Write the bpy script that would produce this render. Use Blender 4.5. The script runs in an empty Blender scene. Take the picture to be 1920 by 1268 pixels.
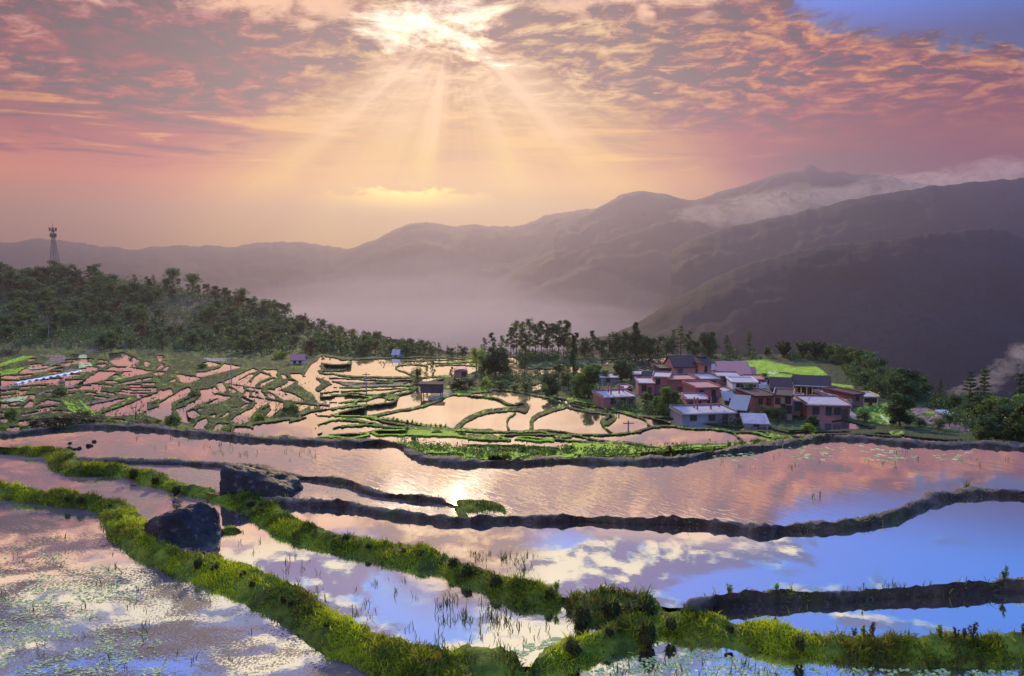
import bpy, bmesh, math, random
import numpy as np
from mathutils import Vector, Matrix, noise as mnoise

R = math.radians
S = bpy.context.scene
COL = S.collection
rng = np.random.default_rng(11)
random.seed(7)

# ------------------------------------------------------------------ camera
H = 9.0                     # eye height above the lowest paddy
FPX = 1371.0                # focal length in photo pixels (1920 wide)
PITCH = math.atan(129 / FPX)
cam_d = bpy.data.cameras.new('camera')
cam = bpy.data.objects.new('camera', cam_d)
COL.objects.link(cam)
cam_d.sensor_width = 36
cam_d.lens = FPX / 1920 * 36
cam_d.clip_start = 0.1
cam_d.clip_end = 60000
cam.location = (0, 0, H)
cam.rotation_euler = (math.pi / 2 - PITCH, 0, 0)
S.camera = cam
CP, SP = math.cos(PITCH), math.sin(PITCH)


def ray(px, py):
    """slopes (dx/dy, dz/dy) of the line of sight, arrays allowed"""
    u = (np.asarray(px, float) - 960) / FPX
    v = (634 - np.asarray(py, float)) / FPX
    dy = CP + v * SP
    return u / dy, (v * CP - SP) / dy


def at_z(px, py, z):
    sx, sz = ray(px, py)
    D = (z - H) / sz
    return np.stack([sx * D, D + 0 * sx, np.zeros_like(sx) + z], -1)


def at_d(px, py, D):
    sx, sz = ray(px, py)
    return np.stack([sx * D, D + 0 * sx, H + sz * D], -1)


def azel(px, py):
    sx, sz = ray(px, py)
    return math.degrees(math.atan2(float(sx), 1)), math.degrees(math.atan2(float(sz), math.hypot(1, float(sx))))


# the air of the valley (used by the haze box and to know how bright the sky behind it must be)
AIR_SIGMA, AIR_G, AIR_COL, AIR_TOP = 0.00024, 0.60, (0.24, 0.22, 0.32), 710.0
SUN_E, SUN_COL = 2.6, (1.0, 0.74, 0.38)

# ------------------------------------------------------------------ node helper
class X:
    """a socket with operators, so that node maths reads like maths"""
    nt = None

    def __init__(self, s):
        self.s = s

    @staticmethod
    def plug(inp, v):
        if isinstance(v, X):
            X.nt.links.new(v.s, inp)
        elif isinstance(v, (tuple, list)) and len(v) == 3 and inp.type == 'RGBA':
            inp.default_value = (*v, 1)
        else:
            inp.default_value = v

    @staticmethod
    def m(op, a, b=0.0, c=0.0, clamp=False):
        n = X.nt.nodes.new('ShaderNodeMath')
        n.operation = op
        n.use_clamp = clamp
        X.plug(n.inputs[0], a)
        X.plug(n.inputs[1], b)
        X.plug(n.inputs[2], c)
        return X(n.outputs[0])

    def __add__(self, o): return X.m('ADD', self, o)
    __radd__ = __add__
    def __sub__(self, o): return X.m('SUBTRACT', self, o)
    def __rsub__(self, o): return X.m('SUBTRACT', o, self)
    def __mul__(self, o): return X.m('MULTIPLY', self, o)
    __rmul__ = __mul__
    def __truediv__(self, o): return X.m('DIVIDE', self, o)
    def __rtruediv__(self, o): return X.m('DIVIDE', o, self)
    def __pow__(self, o): return X.m('POWER', self, o)


def node(t, **kw):
    n = X.nt.nodes.new(t)
    for k, v in kw.items():
        setattr(n, k, v)
    return n


def sstep(x, a, b, lo=0.0, hi=1.0):
    n = node('ShaderNodeMapRange', interpolation_type='SMOOTHSTEP')
    X.plug(n.inputs[0], x)
    if a <= b:
        v = (a, b, lo, hi)
    else:
        v = (b, a, hi, lo)
    for i, q in enumerate(v):
        n.inputs[i + 1].default_value = q
    return X(n.outputs[0])


def vec(x, y, z=0.0):
    n = node('ShaderNodeCombineXYZ')
    for i, q in enumerate((x, y, z)):
        X.plug(n.inputs[i], q)
    return X(n.outputs[0])


def sep(v):
    n = node('ShaderNodeSeparateXYZ')
    X.plug(n.inputs[0], v)
    return [X(o) for o in n.outputs]


def noise(v, scale=1.0, detail=4.0, rough=0.55, dist=0.0, lac=2.0, typ='FBM'):
    n = node('ShaderNodeTexNoise', noise_type=typ)
    if v is not None:
        X.plug(n.inputs['Vector'], v)
    n.inputs['Scale'].default_value = scale
    n.inputs['Detail'].default_value = detail
    n.inputs['Roughness'].default_value = rough
    n.inputs['Lacunarity'].default_value = lac
    n.inputs['Distortion'].default_value = dist
    return X(n.outputs[0])


def voronoi(v, scale=1.0, feat='F1', rand=1.0):
    n = node('ShaderNodeTexVoronoi', feature=feat)
    if v is not None:
        X.plug(n.inputs['Vector'], v)
    n.inputs['Scale'].default_value = scale
    n.inputs['Randomness'].default_value = rand
    return X(n.outputs[0])


def mixc(f, a, b, mode='MIX'):
    n = node('ShaderNodeMix', data_type='RGBA', blend_type=mode, clamp_factor=True)
    X.plug(n.inputs[0], f)
    X.plug(n.inputs[6], a)
    X.plug(n.inputs[7], b)
    return X(n.outputs[2])


def ramp(f, stops, interp='LINEAR'):
    n = node('ShaderNodeValToRGB')
    X.plug(n.inputs[0], f)
    cr = n.color_ramp
    cr.interpolation = interp
    while len(cr.elements) < len(stops):
        cr.elements.new(0.5)
    for e, (p, c) in zip(cr.elements, stops):
        e.position = p
        e.color = (*c, 1)
    return X(n.outputs[0])


def srgb(r, g, b):
    f = lambda c: (c / 255 / 12.92) if c <= 10 else ((c / 255 + 0.055) / 1.055) ** 2.4
    return (f(r), f(g), f(b))


def scalec(c, k):
    return tuple(q * k for q in c)

# ------------------------------------------------------------------ sky
SUN_AZ, SUN_EL = azel(850, 38)
W = bpy.data.worlds.new('World')
S.world = W
W.use_nodes = True
X.nt = W.node_tree
X.nt.nodes.clear()
tc = node('ShaderNodeTexCoord')
dv = X(tc.outputs['Generated'])
dx, dy, dz = sep(dv)
EL = X.m('ARCSINE', dz) * 57.2958
AZ = X.m('ARCTAN2', dx, dy) * 57.2958
ZC = X.m('MAXIMUM', dz, 0.03)
PX_, PY_ = dx / (ZC + 0.10), dy / (ZC + 0.10)            # a flat cloud deck seen in perspective
P = vec(PX_, PY_, 0.0)
dA, dE = AZ - SUN_AZ, EL - SUN_EL
ANG = X.m('SQRT', dA * dA + dE * dE)
PHI = X.m('ARCTAN2', dA, 0.0 - dE)                        # 0 = straight down from the sun

def pel(py):
    return azel(960, py)[1]

# --- clear sky: Nishita, pushed to the blue of the photograph
sky = node('ShaderNodeTexSky', sky_type='NISHITA')
sky.sun_disc = False
sky.sun_elevation = R(SUN_EL)
sky.sun_rotation = R(SUN_AZ)
nish = X(sky.outputs[0])
blue = mixc(sstep(EL, 14.5, 19.5), srgb(78, 94, 146), srgb(24, 138, 236))
blue = mixc(sstep(EL, 30, 70), blue, srgb(20, 100, 205))
hz = node('ShaderNodeMix', data_type='RGBA', blend_type='ADD')
hz.inputs[0].default_value = 0.012
X.plug(hz.inputs[6], blue)
X.plug(hz.inputs[7], nish)
blue = X(hz.outputs[2])

# --- stratus veil: the warm gradient of the lower sky
t = (EL + 2) / 26
veil = ramp(t, [(0.0, srgb(196, 154, 142)), (0.11, srgb(224, 172, 130)), (0.24, srgb(240, 170, 108)),
                (0.36, srgb(220, 142, 98)), (0.50, srgb(182, 120, 104)), (0.68, srgb(154, 106, 112)),
                (0.84, srgb(188, 138, 142)), (1.0, srgb(205, 170, 172))])
right_v = ramp(t, [(0.0, srgb(150, 112, 128)), (0.2, srgb(168, 128, 122)), (0.36, srgb(160, 120, 114)), (0.5, srgb(172, 122, 108)),
                   (0.68, srgb(205, 142, 124)), (1.0, srgb(200, 160, 160))])
veil = mixc(sstep(AZ, 6, 24), veil, right_v)
left_v = ramp(t, [(0.0, srgb(160, 132, 138)), (0.2, srgb(204, 156, 122)), (0.36, srgb(206, 148, 120)), (0.52, srgb(150, 108, 112)), (0.66, srgb(126, 90, 106)),
                  (0.8, srgb(120, 84, 110)), (1.0, srgb(150, 130, 170))])
veil = mixc(sstep(AZ, -14, -32) * 0.8, veil, left_v)

# --- broad light and dark patches of the deck
big = noise(vec(PX_ * 0.9, PY_ * 1.0, 3.1), 1.0, 5, 0.55, 0.6)
veil = mixc(sstep(big, 0.40, 0.62) * 0.55 * sstep(EL, 8, 13), veil, srgb(112, 76, 92))
veil = mixc(sstep(big, 0.47, 0.30) * 0.5 * sstep(EL, 7, 12), veil, srgb(226, 158, 136))

# --- streaks at 7..14 degrees
sc_ = vec(AZ * 0.075 + dE * 0.05, EL * 0.75, 1.7)
st = noise(sc_, 1.0, 8, 0.62, 0.9)
band = sstep(EL, pel(345), pel(300)) * sstep(EL, pel(170), pel(235))
veil = mixc(sstep(st, 0.50, 0.62) * band * 0.9 * sstep(AZ, 24, 8), veil, srgb(255, 192, 138))
veil = mixc(sstep(st, 0.47, 0.38) * band * 0.70 * sstep(AZ, 24, 6), veil, srgb(140, 100, 110))
gap = noise(vec(AZ * 0.045, EL * 0.42, 9.0), 1.0, 6, 0.6, 0.5)
veil = mixc(sstep(gap, 0.60, 0.66) * band * sstep(AZ, -6, -14) * 0.8, veil, srgb(142, 104, 116))

# --- altocumulus puffs of the upper deck
wq = noise(vec(PX_ * 2.0, PY_ * 2.0, 0.3), 1.0, 3, 0.5)
pvx, pvy = PX_ * 1.0 + wq * 0.30, PY_ * 1.15 - wq * 0.2
pf = noise(vec(pvx, pvy, 0.0), 8.0, 10, 0.64, 0.2)
pf2 = noise(vec(pvx + 0.006, pvy - 0.022, 0.0), 8.0, 10, 0.64, 0.2)
cell = voronoi(vec(pvx * 19.0 + pf * 2.0, pvy * 16.0 + pf * 2.0, 0.0), 1.0, 'SMOOTH_F1')
pf = pf + (0.45 - cell) * 0.14
relief = (pf2 - pf) * 4.6                                      # which side of a puff looks to the sun
msk = noise(vec(PX_ * 0.8 + 4.0, PY_ * 1.1, 5.5), 1.0, 4, 0.55, 0.3)
zone = sstep(AZ, 3, 16) * 0.24 + sstep(EL, pel(130), pel(10)) * 0.20
upper = sstep(EL, pel(300), pel(150)) * sstep(msk + zone, 0.36, 0.54)
upper = X.m('MAXIMUM', upper, sstep(AZ, -18, -26) * sstep(EL, pel(125), pel(85)) * sstep(EL, pel(10), pel(50)) * 0.8)
puff = sstep(pf, 0.42, 0.60)
puff_hi = mixc(sstep(ANG, 28, 6), srgb(236, 170, 132), srgb(255, 220, 184))
puff_hi = mixc(sstep(AZ, -8, -24), puff_hi, srgb(222, 164, 168))
puff_lo = mixc(sstep(AZ, 6, 26), srgb(122, 82, 96), srgb(136, 92, 96))
pcol = mixc(X.m('MAXIMUM', 0.0, puff * 0.85 + relief - 0.05, clamp=True), puff_lo, puff_hi)
veil = mixc(upper * 0.90, veil, pcol)

# --- where the deck ends: clear slate sky upper right, broken cumulus over the head
en = noise(vec(AZ * 0.13, EL * 0.17, 2.0), 1.0, 8, 0.62) - 0.5
edge = EL - (12.7 - (AZ - 35.0) * 0.30) + en * 3.0             # lower rim of the opening
edge = X.m('MINIMUM', edge, (AZ - 20.5) * 0.8 + (noise(vec(AZ * 0.2, EL * 0.2, 8.0), 1.0, 7, 0.62) - 0.5) * 9)
edge = edge + (pf - 0.5) * 4.5
open_r = sstep(edge, -0.5, 1.1)
cum_n = noise(vec(PX_ * 2.3, PY_ * 2.6, 11.0), 1.0, 9, 0.55, 0.3)
cum_n2 = noise(vec(PX_ * 2.3 + 0.03, PY_ * 2.6 - 0.10, 11.0), 1.0, 9, 0.55, 0.3)
over = sstep(EL + (en + (pf - 0.5) * 0.8) * 7.0 + sstep(AZ, 4, -16) * 1.6, 17.6, 20.2)
open_ = X.m('MAXIMUM', open_r, over * sstep(ANG, 4.5, 9.5))
cover = sstep(AZ, 22, 11) * 0.12 + sstep(EL, 30, 20) * 0.02
cum = sstep(cum_n + cover, 0.55, 0.62) * sstep(EL, 80, 50)
cumshade = sstep((cum_n2 - cum_n) * 5.0 + cum_n, 0.44, 0.66)
cumcol = mixc(cumshade, srgb(128, 134, 176), srgb(255, 240, 212))
cumcol = mixc(sstep(EL, 21.5, 18.5) * sstep(AZ, 22, 14), cumcol, srgb(255, 206, 178))
blue_l = mixc(sstep(EL, 21.5, 18.5) * sstep(AZ, 20, 13), blue, srgb(150, 116, 138))
high = mixc(cum * over, blue_l, cumcol)
wisps = noise(vec(PX_ * 0.7, PY_ * 2.6, 4.0), 1.0, 8, 0.6, 0.5)
high = mixc(sstep(wisps, 0.52, 0.80) * 0.22, high, srgb(176, 190, 226))
zen = node('ShaderNodeVectorMath', operation='SCALE')
X.plug(zen.inputs[0], high)
X.plug(zen.inputs['Scale'], 1.0 + 3.2 * sstep(EL, 33, 46))     # zenith above the view boosted as added blue fill light
high = X(zen.outputs[0])
col = mixc(open_, veil, high)

# --- sunlight: burnt out patch, halo and crepuscular rays
brk = noise(vec(PX_ * 2.4 + 1.0, PY_ * 3.2, 6.0), 1.0, 8, 0.62, 0.5)
core = sstep(X.m('SQRT', (dA * 0.40) ** 2.0 + dE * dE) + (brk - 0.5) * 15.0, 2.7, -0.3)
halo = X.m('EXPONENT', ANG * -0.15)
ray_n = noise(vec(PHI * 4.3, 0.3, ANG * 0.02), 1.0, 4, 0.5)
ray_f = noise(vec(PHI * 2.1, 7.3, 0.0), 1.0, 1.0, 0.5)
fan = sstep(X.m('ABSOLUTE', PHI - 0.02), 1.28, 0.80)
strt = noise(vec(PHI * 2.6, 4.4, 0.0), 1.0, 2, 0.5) * 5.0
reach = sstep(ANG - strt, -0.6, 2.6) * sstep(ANG, 33, 9) * (0.55 + 0.9 * noise(vec(PHI * 2.4, ANG * 0.10, 2.2), 1.0, 3, 0.55))
rays = (0.62 + 0.50 * sstep(ray_n, 0.32, 0.68)) * (0.86 + 0.28 * sstep(ray_f, 0.36, 0.64)) * fan * reach * (1.0 + X.m('ABSOLUTE', PHI) * 0.75)
low_glow = X.m('EXPONENT', ((AZ + 3.0) * 0.066) ** 2.0 * -1.0) * X.m('EXPONENT', ((EL - 4.2) * 0.20) ** 2.0 * -1.0)


def addc(base, f, c):
    n = node('ShaderNodeMix', data_type='RGBA', blend_type='ADD', clamp_factor=False)
    X.plug(n.inputs[0], f)
    X.plug(n.inputs[6], base)
    X.plug(n.inputs[7], c)
    return X(n.outputs[2])


col = mixc(X.m('MULTIPLY', rays, 0.60, clamp=True), col, srgb(255, 216, 194))
col = addc(col, rays, (0.07, 0.055, 0.05))
col = mixc(X.m('EXPONENT', (dA / 15.0) ** 2.0 * -1.0) * X.m('EXPONENT', ((dE + 6.0) / 5.5) ** 2.0 * -1.0) * 0.34, col, srgb(255, 214, 174))
col = mixc(low_glow * 0.92, col, srgb(255, 218, 152))
col = addc(col, halo * 0.25, (1.0, 0.72, 0.50))
col = addc(col, core * 0.95, (1.0, 0.88, 0.70))
# one lit cloudlet low over the valley
cl = noise(vec(AZ * 0.42, EL * 1.0, 3.0), 1.0, 6, 0.6, 0.4)
cx, cy = azel(765, 356)
cm_ = X.m('EXPONENT', ((AZ - cx) / 4.6) ** 2.0 * -1.0) * sstep(EL - cy - (cl - 0.5) * 3.2 + X.m('ABSOLUTE', AZ - cx) * 0.10, 0.45, -0.15) * sstep(EL - cy, -2.2, 0.1)
col = addc(col, cm_ * 0.55, (1.0, 0.78, 0.42))
# below the horizon
col = mixc(sstep(EL, -1.0, -6.0), col, srgb(90, 80, 96))
SKY_K = 0.36
# the sky shines through the valley air: its own brightness is what is left after taking the air's glow away
K_ = AIR_SIGMA * (AIR_TOP - H)
sE = X.m('MAXIMUM', dz, 0.095)
Tq = X.m('EXPONENT', K_ * -1.0 / sE)
a_ = 1 / math.sin(R(SUN_EL))
q_ = 1.0 - sE * a_ + 0.0007
Fq = math.exp(-K_ * a_) * ((1.0 - X.m('EXPONENT', q_ * (K_ * -1.0) / sE)) / q_)
cosang = X.m('COSINE', ANG / 57.2958)
hg = (1 - AIR_G ** 2) / (4 * math.pi) / ((1 + AIR_G ** 2) - cosang * (2 * AIR_G)) ** 1.5
vn = node('ShaderNodeVectorMath', operation='SCALE')
X.plug(vn.inputs[0], col)
vn.inputs['Scale'].default_value = SKY_K
vs = node('ShaderNodeVectorMath', operation='SCALE')
vs.inputs[0].default_value = [AIR_COL[i] * SUN_COL[i] * SUN_E for i in range(3)]
X.plug(vs.inputs['Scale'], Fq * hg)
va = node('ShaderNodeVectorMath', operation='SCALE')
va.inputs[0].default_value = [AIR_COL[i] * (0.14, 0.15, 0.26)[i] for i in range(3)]
X.plug(va.inputs['Scale'], 1.0 - Tq)
v1 = node('ShaderNodeVectorMath', operation='SUBTRACT')
X.plug(v1.inputs[0], X(vn.outputs[0])); X.plug(v1.inputs[1], X(vs.outputs[0]))
v2 = node('ShaderNodeVectorMath', operation='SUBTRACT')
X.plug(v2.inputs[0], X(v1.outputs[0])); X.plug(v2.inputs[1], X(va.outputs[0]))
v3 = node('ShaderNodeVectorMath', operation='SCALE')
X.plug(v3.inputs[0], X(v2.outputs[0]))
X.plug(v3.inputs['Scale'], 1.0 / X.m('MAXIMUM', Tq, 0.22))
v4 = node('ShaderNodeVectorMath', operation='MAXIMUM')
X.plug(v4.inputs[0], X(v3.outputs[0]))
v4.inputs[1].default_value = (0.012, 0.012, 0.016)
col = X(v4.outputs[0])
bg = node('ShaderNodeBackground')
X.plug(bg.inputs[0], col)
bg.inputs[1].default_value = 1.0
wo = node('ShaderNodeOutputWorld')
X.nt.links.new(bg.outputs[0], wo.inputs[0])
W.cycles.sampling_method = 'MANUAL'
W.cycles.sample_map_resolution = 512

sun_dir = Vector((math.sin(R(SUN_AZ)) * math.cos(R(SUN_EL)), math.cos(R(SUN_AZ)) * math.cos(R(SUN_EL)), math.sin(R(SUN_EL))))
sd = bpy.data.lights.new('sun', 'SUN')
sd.energy = SUN_E
sd.angle = R(0.5)
sd.color = SUN_COL
so = bpy.data.objects.new('sun', sd)
COL.objects.link(so)
so.rotation_euler = (-sun_dir).to_track_quat('-Z', 'Y').to_euler()

S.view_settings.view_transform = 'Standard'
S.view_settings.look = 'None'
S.view_settings.exposure = 1.36
S.view_settings.gamma = 1.0
# ------------------------------------------------------------------ materials
def material(name, fn):
    m = bpy.data.materials.new(name)
    m.use_nodes = True
    X.nt = m.node_tree
    X.nt.nodes.clear()
    out = node('ShaderNodeOutputMaterial')
    sh = fn()
    X.nt.links.new(sh.s, out.inputs[0])
    return m


def objco():
    return X(node('ShaderNodeTexCoord').outputs['Object'])


def wpos():
    return X(node('ShaderNodeNewGeometry').outputs['Position'])


def bump(h, strength=0.5, dist=0.1):
    n = node('ShaderNodeBump')
    n.inputs['Strength'].default_value = strength
    n.inputs['Distance'].default_value = dist
    X.plug(n.inputs['Height'], h)
    return X(n.outputs[0])


def pbsdf(col, rough=0.8, nrm=None, spec=0.3, metal=0.0):
    n = node('ShaderNodeBsdfPrincipled')
    X.plug(n.inputs['Base Color'], col if isinstance(col, X) else (*col, 1))
    X.plug(n.inputs['Roughness'], rough)
    n.inputs['Specular IOR Level'].default_value = spec
    n.inputs['Metallic'].default_value = metal
    if nrm is not None:
        X.plug(n.inputs['Normal'], nrm)
    return X(n.outputs[0])


def mixs(f, a, b):
    n = node('ShaderNodeMixShader')
    X.plug(n.inputs[0], f)
    X.nt.links.new(a.s, n.inputs[1])
    X.nt.links.new(b.s, n.inputs[2])
    return X(n.outputs[0])


def glossy(col, rough, nrm=None):
    n = node('ShaderNodeBsdfAnisotropic')
    X.plug(n.inputs['Color'], (*col, 1))
    X.plug(n.inputs['Roughness'], rough)
    if nrm is not None:
        X.plug(n.inputs['Normal'], nrm)
    return X(n.outputs[0])


def translucent(col):
    n = node('ShaderNodeBsdfTranslucent')
    X.plug(n.inputs['Color'], col if isinstance(col, X) else (*col, 1))
    return X(n.outputs[0])


def attr(name):
    n = node('ShaderNodeAttribute')
    n.attribute_name = name
    return X(n.outputs['Color'])


def rnd():
    return X(node('ShaderNodeObjectInfo').outputs['Random'])


REFL = 0.93


def water_mat(name, ripple=0.0, mud=(0.05, 0.04, 0.045), weed=None, patchy=0.0):
    """still paddy water: a mirror over dark mud, with wind ripples and, if asked, floating weed"""
    def fn():
        p = wpos()
        x, y, z = sep(p)
        fine = noise(vec(x * 1.0, y * 1.0, 0.0), 1.6, 3, 0.55)
        h = fine * 0.15
        if ripple:
            rv = vec(x * 0.9 + y * 0.75, x * 0.25 - y * 0.30, 0.0)
            rip = noise(rv, 3.2, 2.0, 0.5, 0.4)
            zone = sstep(noise(vec(x * 0.10 + 3, y * 0.16, 0.0), 1.0, 2, 0.5), 0.36, 0.60)
            h = h + rip * zone * ripple
        n = bump(h, 0.10, 0.05)
        gl = glossy((1.0, 0.99, 0.98), 0.012, n)
        bed = noise(vec(x, y, 0.0), 0.5, 4, 0.6)
        df = pbsdf(mixc(bed, mud, scalec(mud, 1.9)), 0.6, None, 0.2)
        s = mixs(REFL, df, gl)
        if patchy:
            big = noise(vec(x * 0.35, y * 0.55, 2.0), 1.0, 5, 0.62, 0.6)
            sm = noise(vec(x, y, 7.0), 14.0, 5, 0.8)
            f = sstep(big + (sm - 0.5) * 0.95, 0.62 - patchy * 0.2, 0.68 - patchy * 0.2)
            wc = mixc(noise(vec(x, y, 1.0), 22.0, 3, 0.7), scalec(weed, 0.45), scalec(weed, 1.5))
            fl = pbsdf(wc, 0.55, bump(sm, 0.6, 0.05), 0.2)
            s = mixs(f * 0.95, s, fl)
        return s
    return material(name, fn)


def ground_fn():
    c = attr('soil')
    p = wpos()
    n1 = noise(p, 0.35, 5, 0.65)
    n2 = noise(p, 2.2, 5, 0.7)
    c = mixc(1.0, c, ramp(n1, [(0.25, (0.55, 0.6, 0.5)), (0.5, (1.0, 1.05, 0.9)), (0.75, (1.7, 1.6, 1.1))]), 'MULTIPLY')
    c = mixc(1.0, c, ramp(n2, [(0.3, (0.5, 0.5, 0.5)), (0.7, (1.5, 1.5, 1.4))]), 'MULTIPLY')
    return pbsdf(c, 0.9, bump(n2, 0.7, 0.5), 0.15)


def mud_fn():
    p = objco()
    x, y, z = sep(p)
    n1 = noise(p, 1.6, 6, 0.65)
    n2 = noise(p, 9.0, 5, 0.7)
    moss = sstep(noise(p, 0.7, 4, 0.6), 0.52, 0.66)
    c = ramp(n1, [(0.3, (0.016, 0.010, 0.006)), (0.52, (0.048, 0.031, 0.019)), (0.72, (0.105, 0.070, 0.044))])
    c = mixc(moss * 0.55, c, (0.05, 0.065, 0.015))
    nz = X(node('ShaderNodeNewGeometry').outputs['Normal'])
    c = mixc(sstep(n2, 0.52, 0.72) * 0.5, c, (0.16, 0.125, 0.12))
    c = mixc(sstep(sep(nz)[2] + (n1 - 0.5) * 0.8, 0.72, 0.95) * 0.45, c, (0.15, 0.115, 0.10))  # sky sheen of the wet bank tops, put into the colour of up-facing parts
    return pbsdf(c, 0.75, bump(n1 * 0.6 + n2 * 0.5, 0.9, 0.12), 0.12)


def turf_fn():
    p = objco()
    n1 = noise(p, 1.3, 5, 0.6)
    n2 = noise(p, 11.0, 5, 0.7)
    c = ramp(n1, [(0.3, (0.03, 0.042, 0.006)), (0.5, (0.10, 0.13, 0.012)), (0.72, (0.22, 0.27, 0.02))])
    c = mixc(sstep(n2, 0.45, 0.30), c, (0.02, 0.016, 0.008))
    return pbsdf(c, 0.9, bump(n2, 1.0, 0.1), 0.15)


def blade_fn():
    c = attr('tint')
    d = pbsdf(c, 0.6, None, 0.25)
    t = translucent(mixc(1.0, c, (1.5, 1.5, 0.6), 'MULTIPLY'))
    return mixs(0.5, d, t)


def leaf_mat(name, dark, light, trans=0.35):
    def fn():
        c = attr('tint')
        r = sep(c)[0]
        base = mixc(r, dark, light)
        base = mixc(sstep(rnd(), 0.0, 1.0) * 0.35, base, mixc(r, scalec(dark, 0.6), (light[0] * 1.5, light[1] * 1.1, light[2])))
        return mixs(trans, pbsdf(base, 0.6, None, 0.25), translucent(mixc(1.0, base, (1.3, 1.4, 0.6), 'MULTIPLY')))
    return material(name, fn)


def rock_fn():
    p = objco()
    n1 = noise(p, 1.5, 8, 0.65)
    n2 = noise(p, 6.0, 6, 0.7)
    lich = sstep(noise(p, 3.0, 5, 0.65), 0.58, 0.68)
    moss = sstep(noise(p, 1.2, 4, 0.6), 0.56, 0.68)
    c = ramp(n1, [(0.32, (0.010, 0.008, 0.009)), (0.52, (0.030, 0.024, 0.026)), (0.75, (0.055, 0.044, 0.046))])
    c = mixc(moss * 0.5, c, (0.05, 0.055, 0.015))
    c = mixc(lich * 0.35, c, (0.20, 0.21, 0.19))
    return pbsdf(c, 0.6, bump(n1 * 0.7 + n2 * 0.35, 1.0, 0.25), 0.18)


def clod_fn():
    p = objco()
    n1 = noise(p, 9.0, 6, 0.7)
    c = ramp(n1, [(0.3, (0.020, 0.016, 0.008)), (0.55, (0.055, 0.050, 0.020)), (0.75, (0.09, 0.11, 0.02))])
    return pbsdf(c, 0.9, bump(n1, 1.0, 0.1), 0.15)


def bark_fn():
    p = objco()
    n1 = noise(vec(sep(p)[0] * 6, sep(p)[1] * 6, sep(p)[2] * 1.5), 1.0, 5, 0.6)
    return pbsdf(mixc(n1, (0.02, 0.016, 0.014), (0.09, 0.075, 0.062)), 0.9, bump(n1, 0.8, 0.05), 0.1)


def plaster_mat(name, col, dirt=0.5, scale=0.6):
    def fn():
        p = objco()
        x, y, z = sep(p)
        n1 = noise(vec(x, y, z * 0.35), scale, 5, 0.65)
        n2 = noise(p, 5.0, 4, 0.7)
        c = mixc(sstep(n1, 0.45, 0.75) * dirt, col, scalec(col, 0.45))
        c = mixc(sstep(n2, 0.5, 0.8) * 0.25, c, scalec(col, 1.35))
        return pbsdf(c, 0.88, bump(n2, 0.3, 0.05), 0.2)
    return material(name, fn)


def brick_mat(name, a, b, mortar):
    def fn():
        p = objco()
        x, y, z = sep(p)
        n = node('ShaderNodeTexBrick')
        X.plug(n.inputs['Vector'], vec(x + y, z, 0.0))
        X.plug(n.inputs['Color1'], (*a, 1))
        X.plug(n.inputs['Color2'], (*b, 1))
        X.plug(n.inputs['Mortar'], (*mortar, 1))
        n.inputs['Scale'].default_value = 1.0
        n.inputs['Brick Width'].default_value = 0.42
        n.inputs['Row Height'].default_value = 0.19
        n.inputs['Mortar Size'].default_value = 0.018
        c = X(n.outputs[0])
        d = noise(vec(x, y, z * 0.3), 0.5, 5, 0.65)
        c = mixc(sstep(d, 0.45, 0.72) * 0.6, c, scalec(a, 0.4))
        return pbsdf(c, 0.9, bump(noise(p, 5.0, 3, 0.6), 0.3, 0.05), 0.2)
    return material(name, fn)


def simple_mat(name, col, rough=0.7, metal=0.0, spec=0.3, var=0.35, scale=3.0):
    def fn():
        p = objco()
        n1 = noise(p, scale, 5, 0.65)
        return pbsdf(mixc(n1, scalec(col, 1 - var), scalec(col, 1 + var)), rough, bump(n1, 0.25, 0.05), spec, metal)
    return material(name, fn)


def mountain_mat(name, a, b, scale):
    def fn():
        p = wpos()
        x, y, z = sep(p)
        n1 = noise(p, scale, 8, 0.62)
        n2 = noise(p, scale * 7, 6, 0.7)
        fields = voronoi(vec(x, y * 0.5, z * 2.4), scale * 9)
        tr = noise(vec(x, y, z * 0.6), scale * 16, 3, 0.7)
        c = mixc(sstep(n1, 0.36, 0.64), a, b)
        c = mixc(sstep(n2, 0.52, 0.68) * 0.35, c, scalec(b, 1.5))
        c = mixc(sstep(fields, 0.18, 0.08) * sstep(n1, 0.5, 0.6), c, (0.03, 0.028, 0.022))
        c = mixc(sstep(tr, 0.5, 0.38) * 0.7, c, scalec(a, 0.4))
        return pbsdf(c, 0.95, bump(tr, 0.6, 0.02 / scale), 0.05)
    return material(name, fn)


M = {}
M['water_calm'] = water_mat('water_calm', 0.0)
M['water_ripple'] = water_mat('water_ripple', 0.9)
M['water_weedy'] = water_mat('water_weedy', 0.15, weed=(0.075, 0.052, 0.050), patchy=0.72)
M['water_brown'] = water_mat('water_brown', 0.25, weed=(0.20, 0.095, 0.085), patchy=0.80)
M['water_mid'] = water_mat('water_mid', 0.3, mud=(0.10, 0.085, 0.08))
M['ground'] = material('ground', ground_fn)
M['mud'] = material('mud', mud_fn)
M['turf'] = material('turf', turf_fn)
M['blade'] = material('grass_blade', blade_fn)
M['rock'] = material('rock', rock_fn)
M['clod'] = material('clod', clod_fn)
M['bark'] = material('bark', bark_fn)
M['leaf_dark'] = leaf_mat('leaf_dark', (0.016, 0.036, 0.014), (0.075, 0.135, 0.040))
M['leaf_mid'] = leaf_mat('leaf_mid', (0.026, 0.055, 0.014), (0.13, 0.20, 0.04))
M['leaf_bright'] = leaf_mat('leaf_bright', (0.06, 0.11, 0.012), (0.26, 0.36, 0.04), 0.45)
M['leaf_rust'] = leaf_mat('leaf_rust', (0.03, 0.022, 0.014), (0.11, 0.075, 0.035))
M['pink'] = plaster_mat('pink_plaster', (0.42, 0.20, 0.20))
M['rose'] = plaster_mat('rose_plaster', (0.33, 0.135, 0.14), 0.6)
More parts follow.
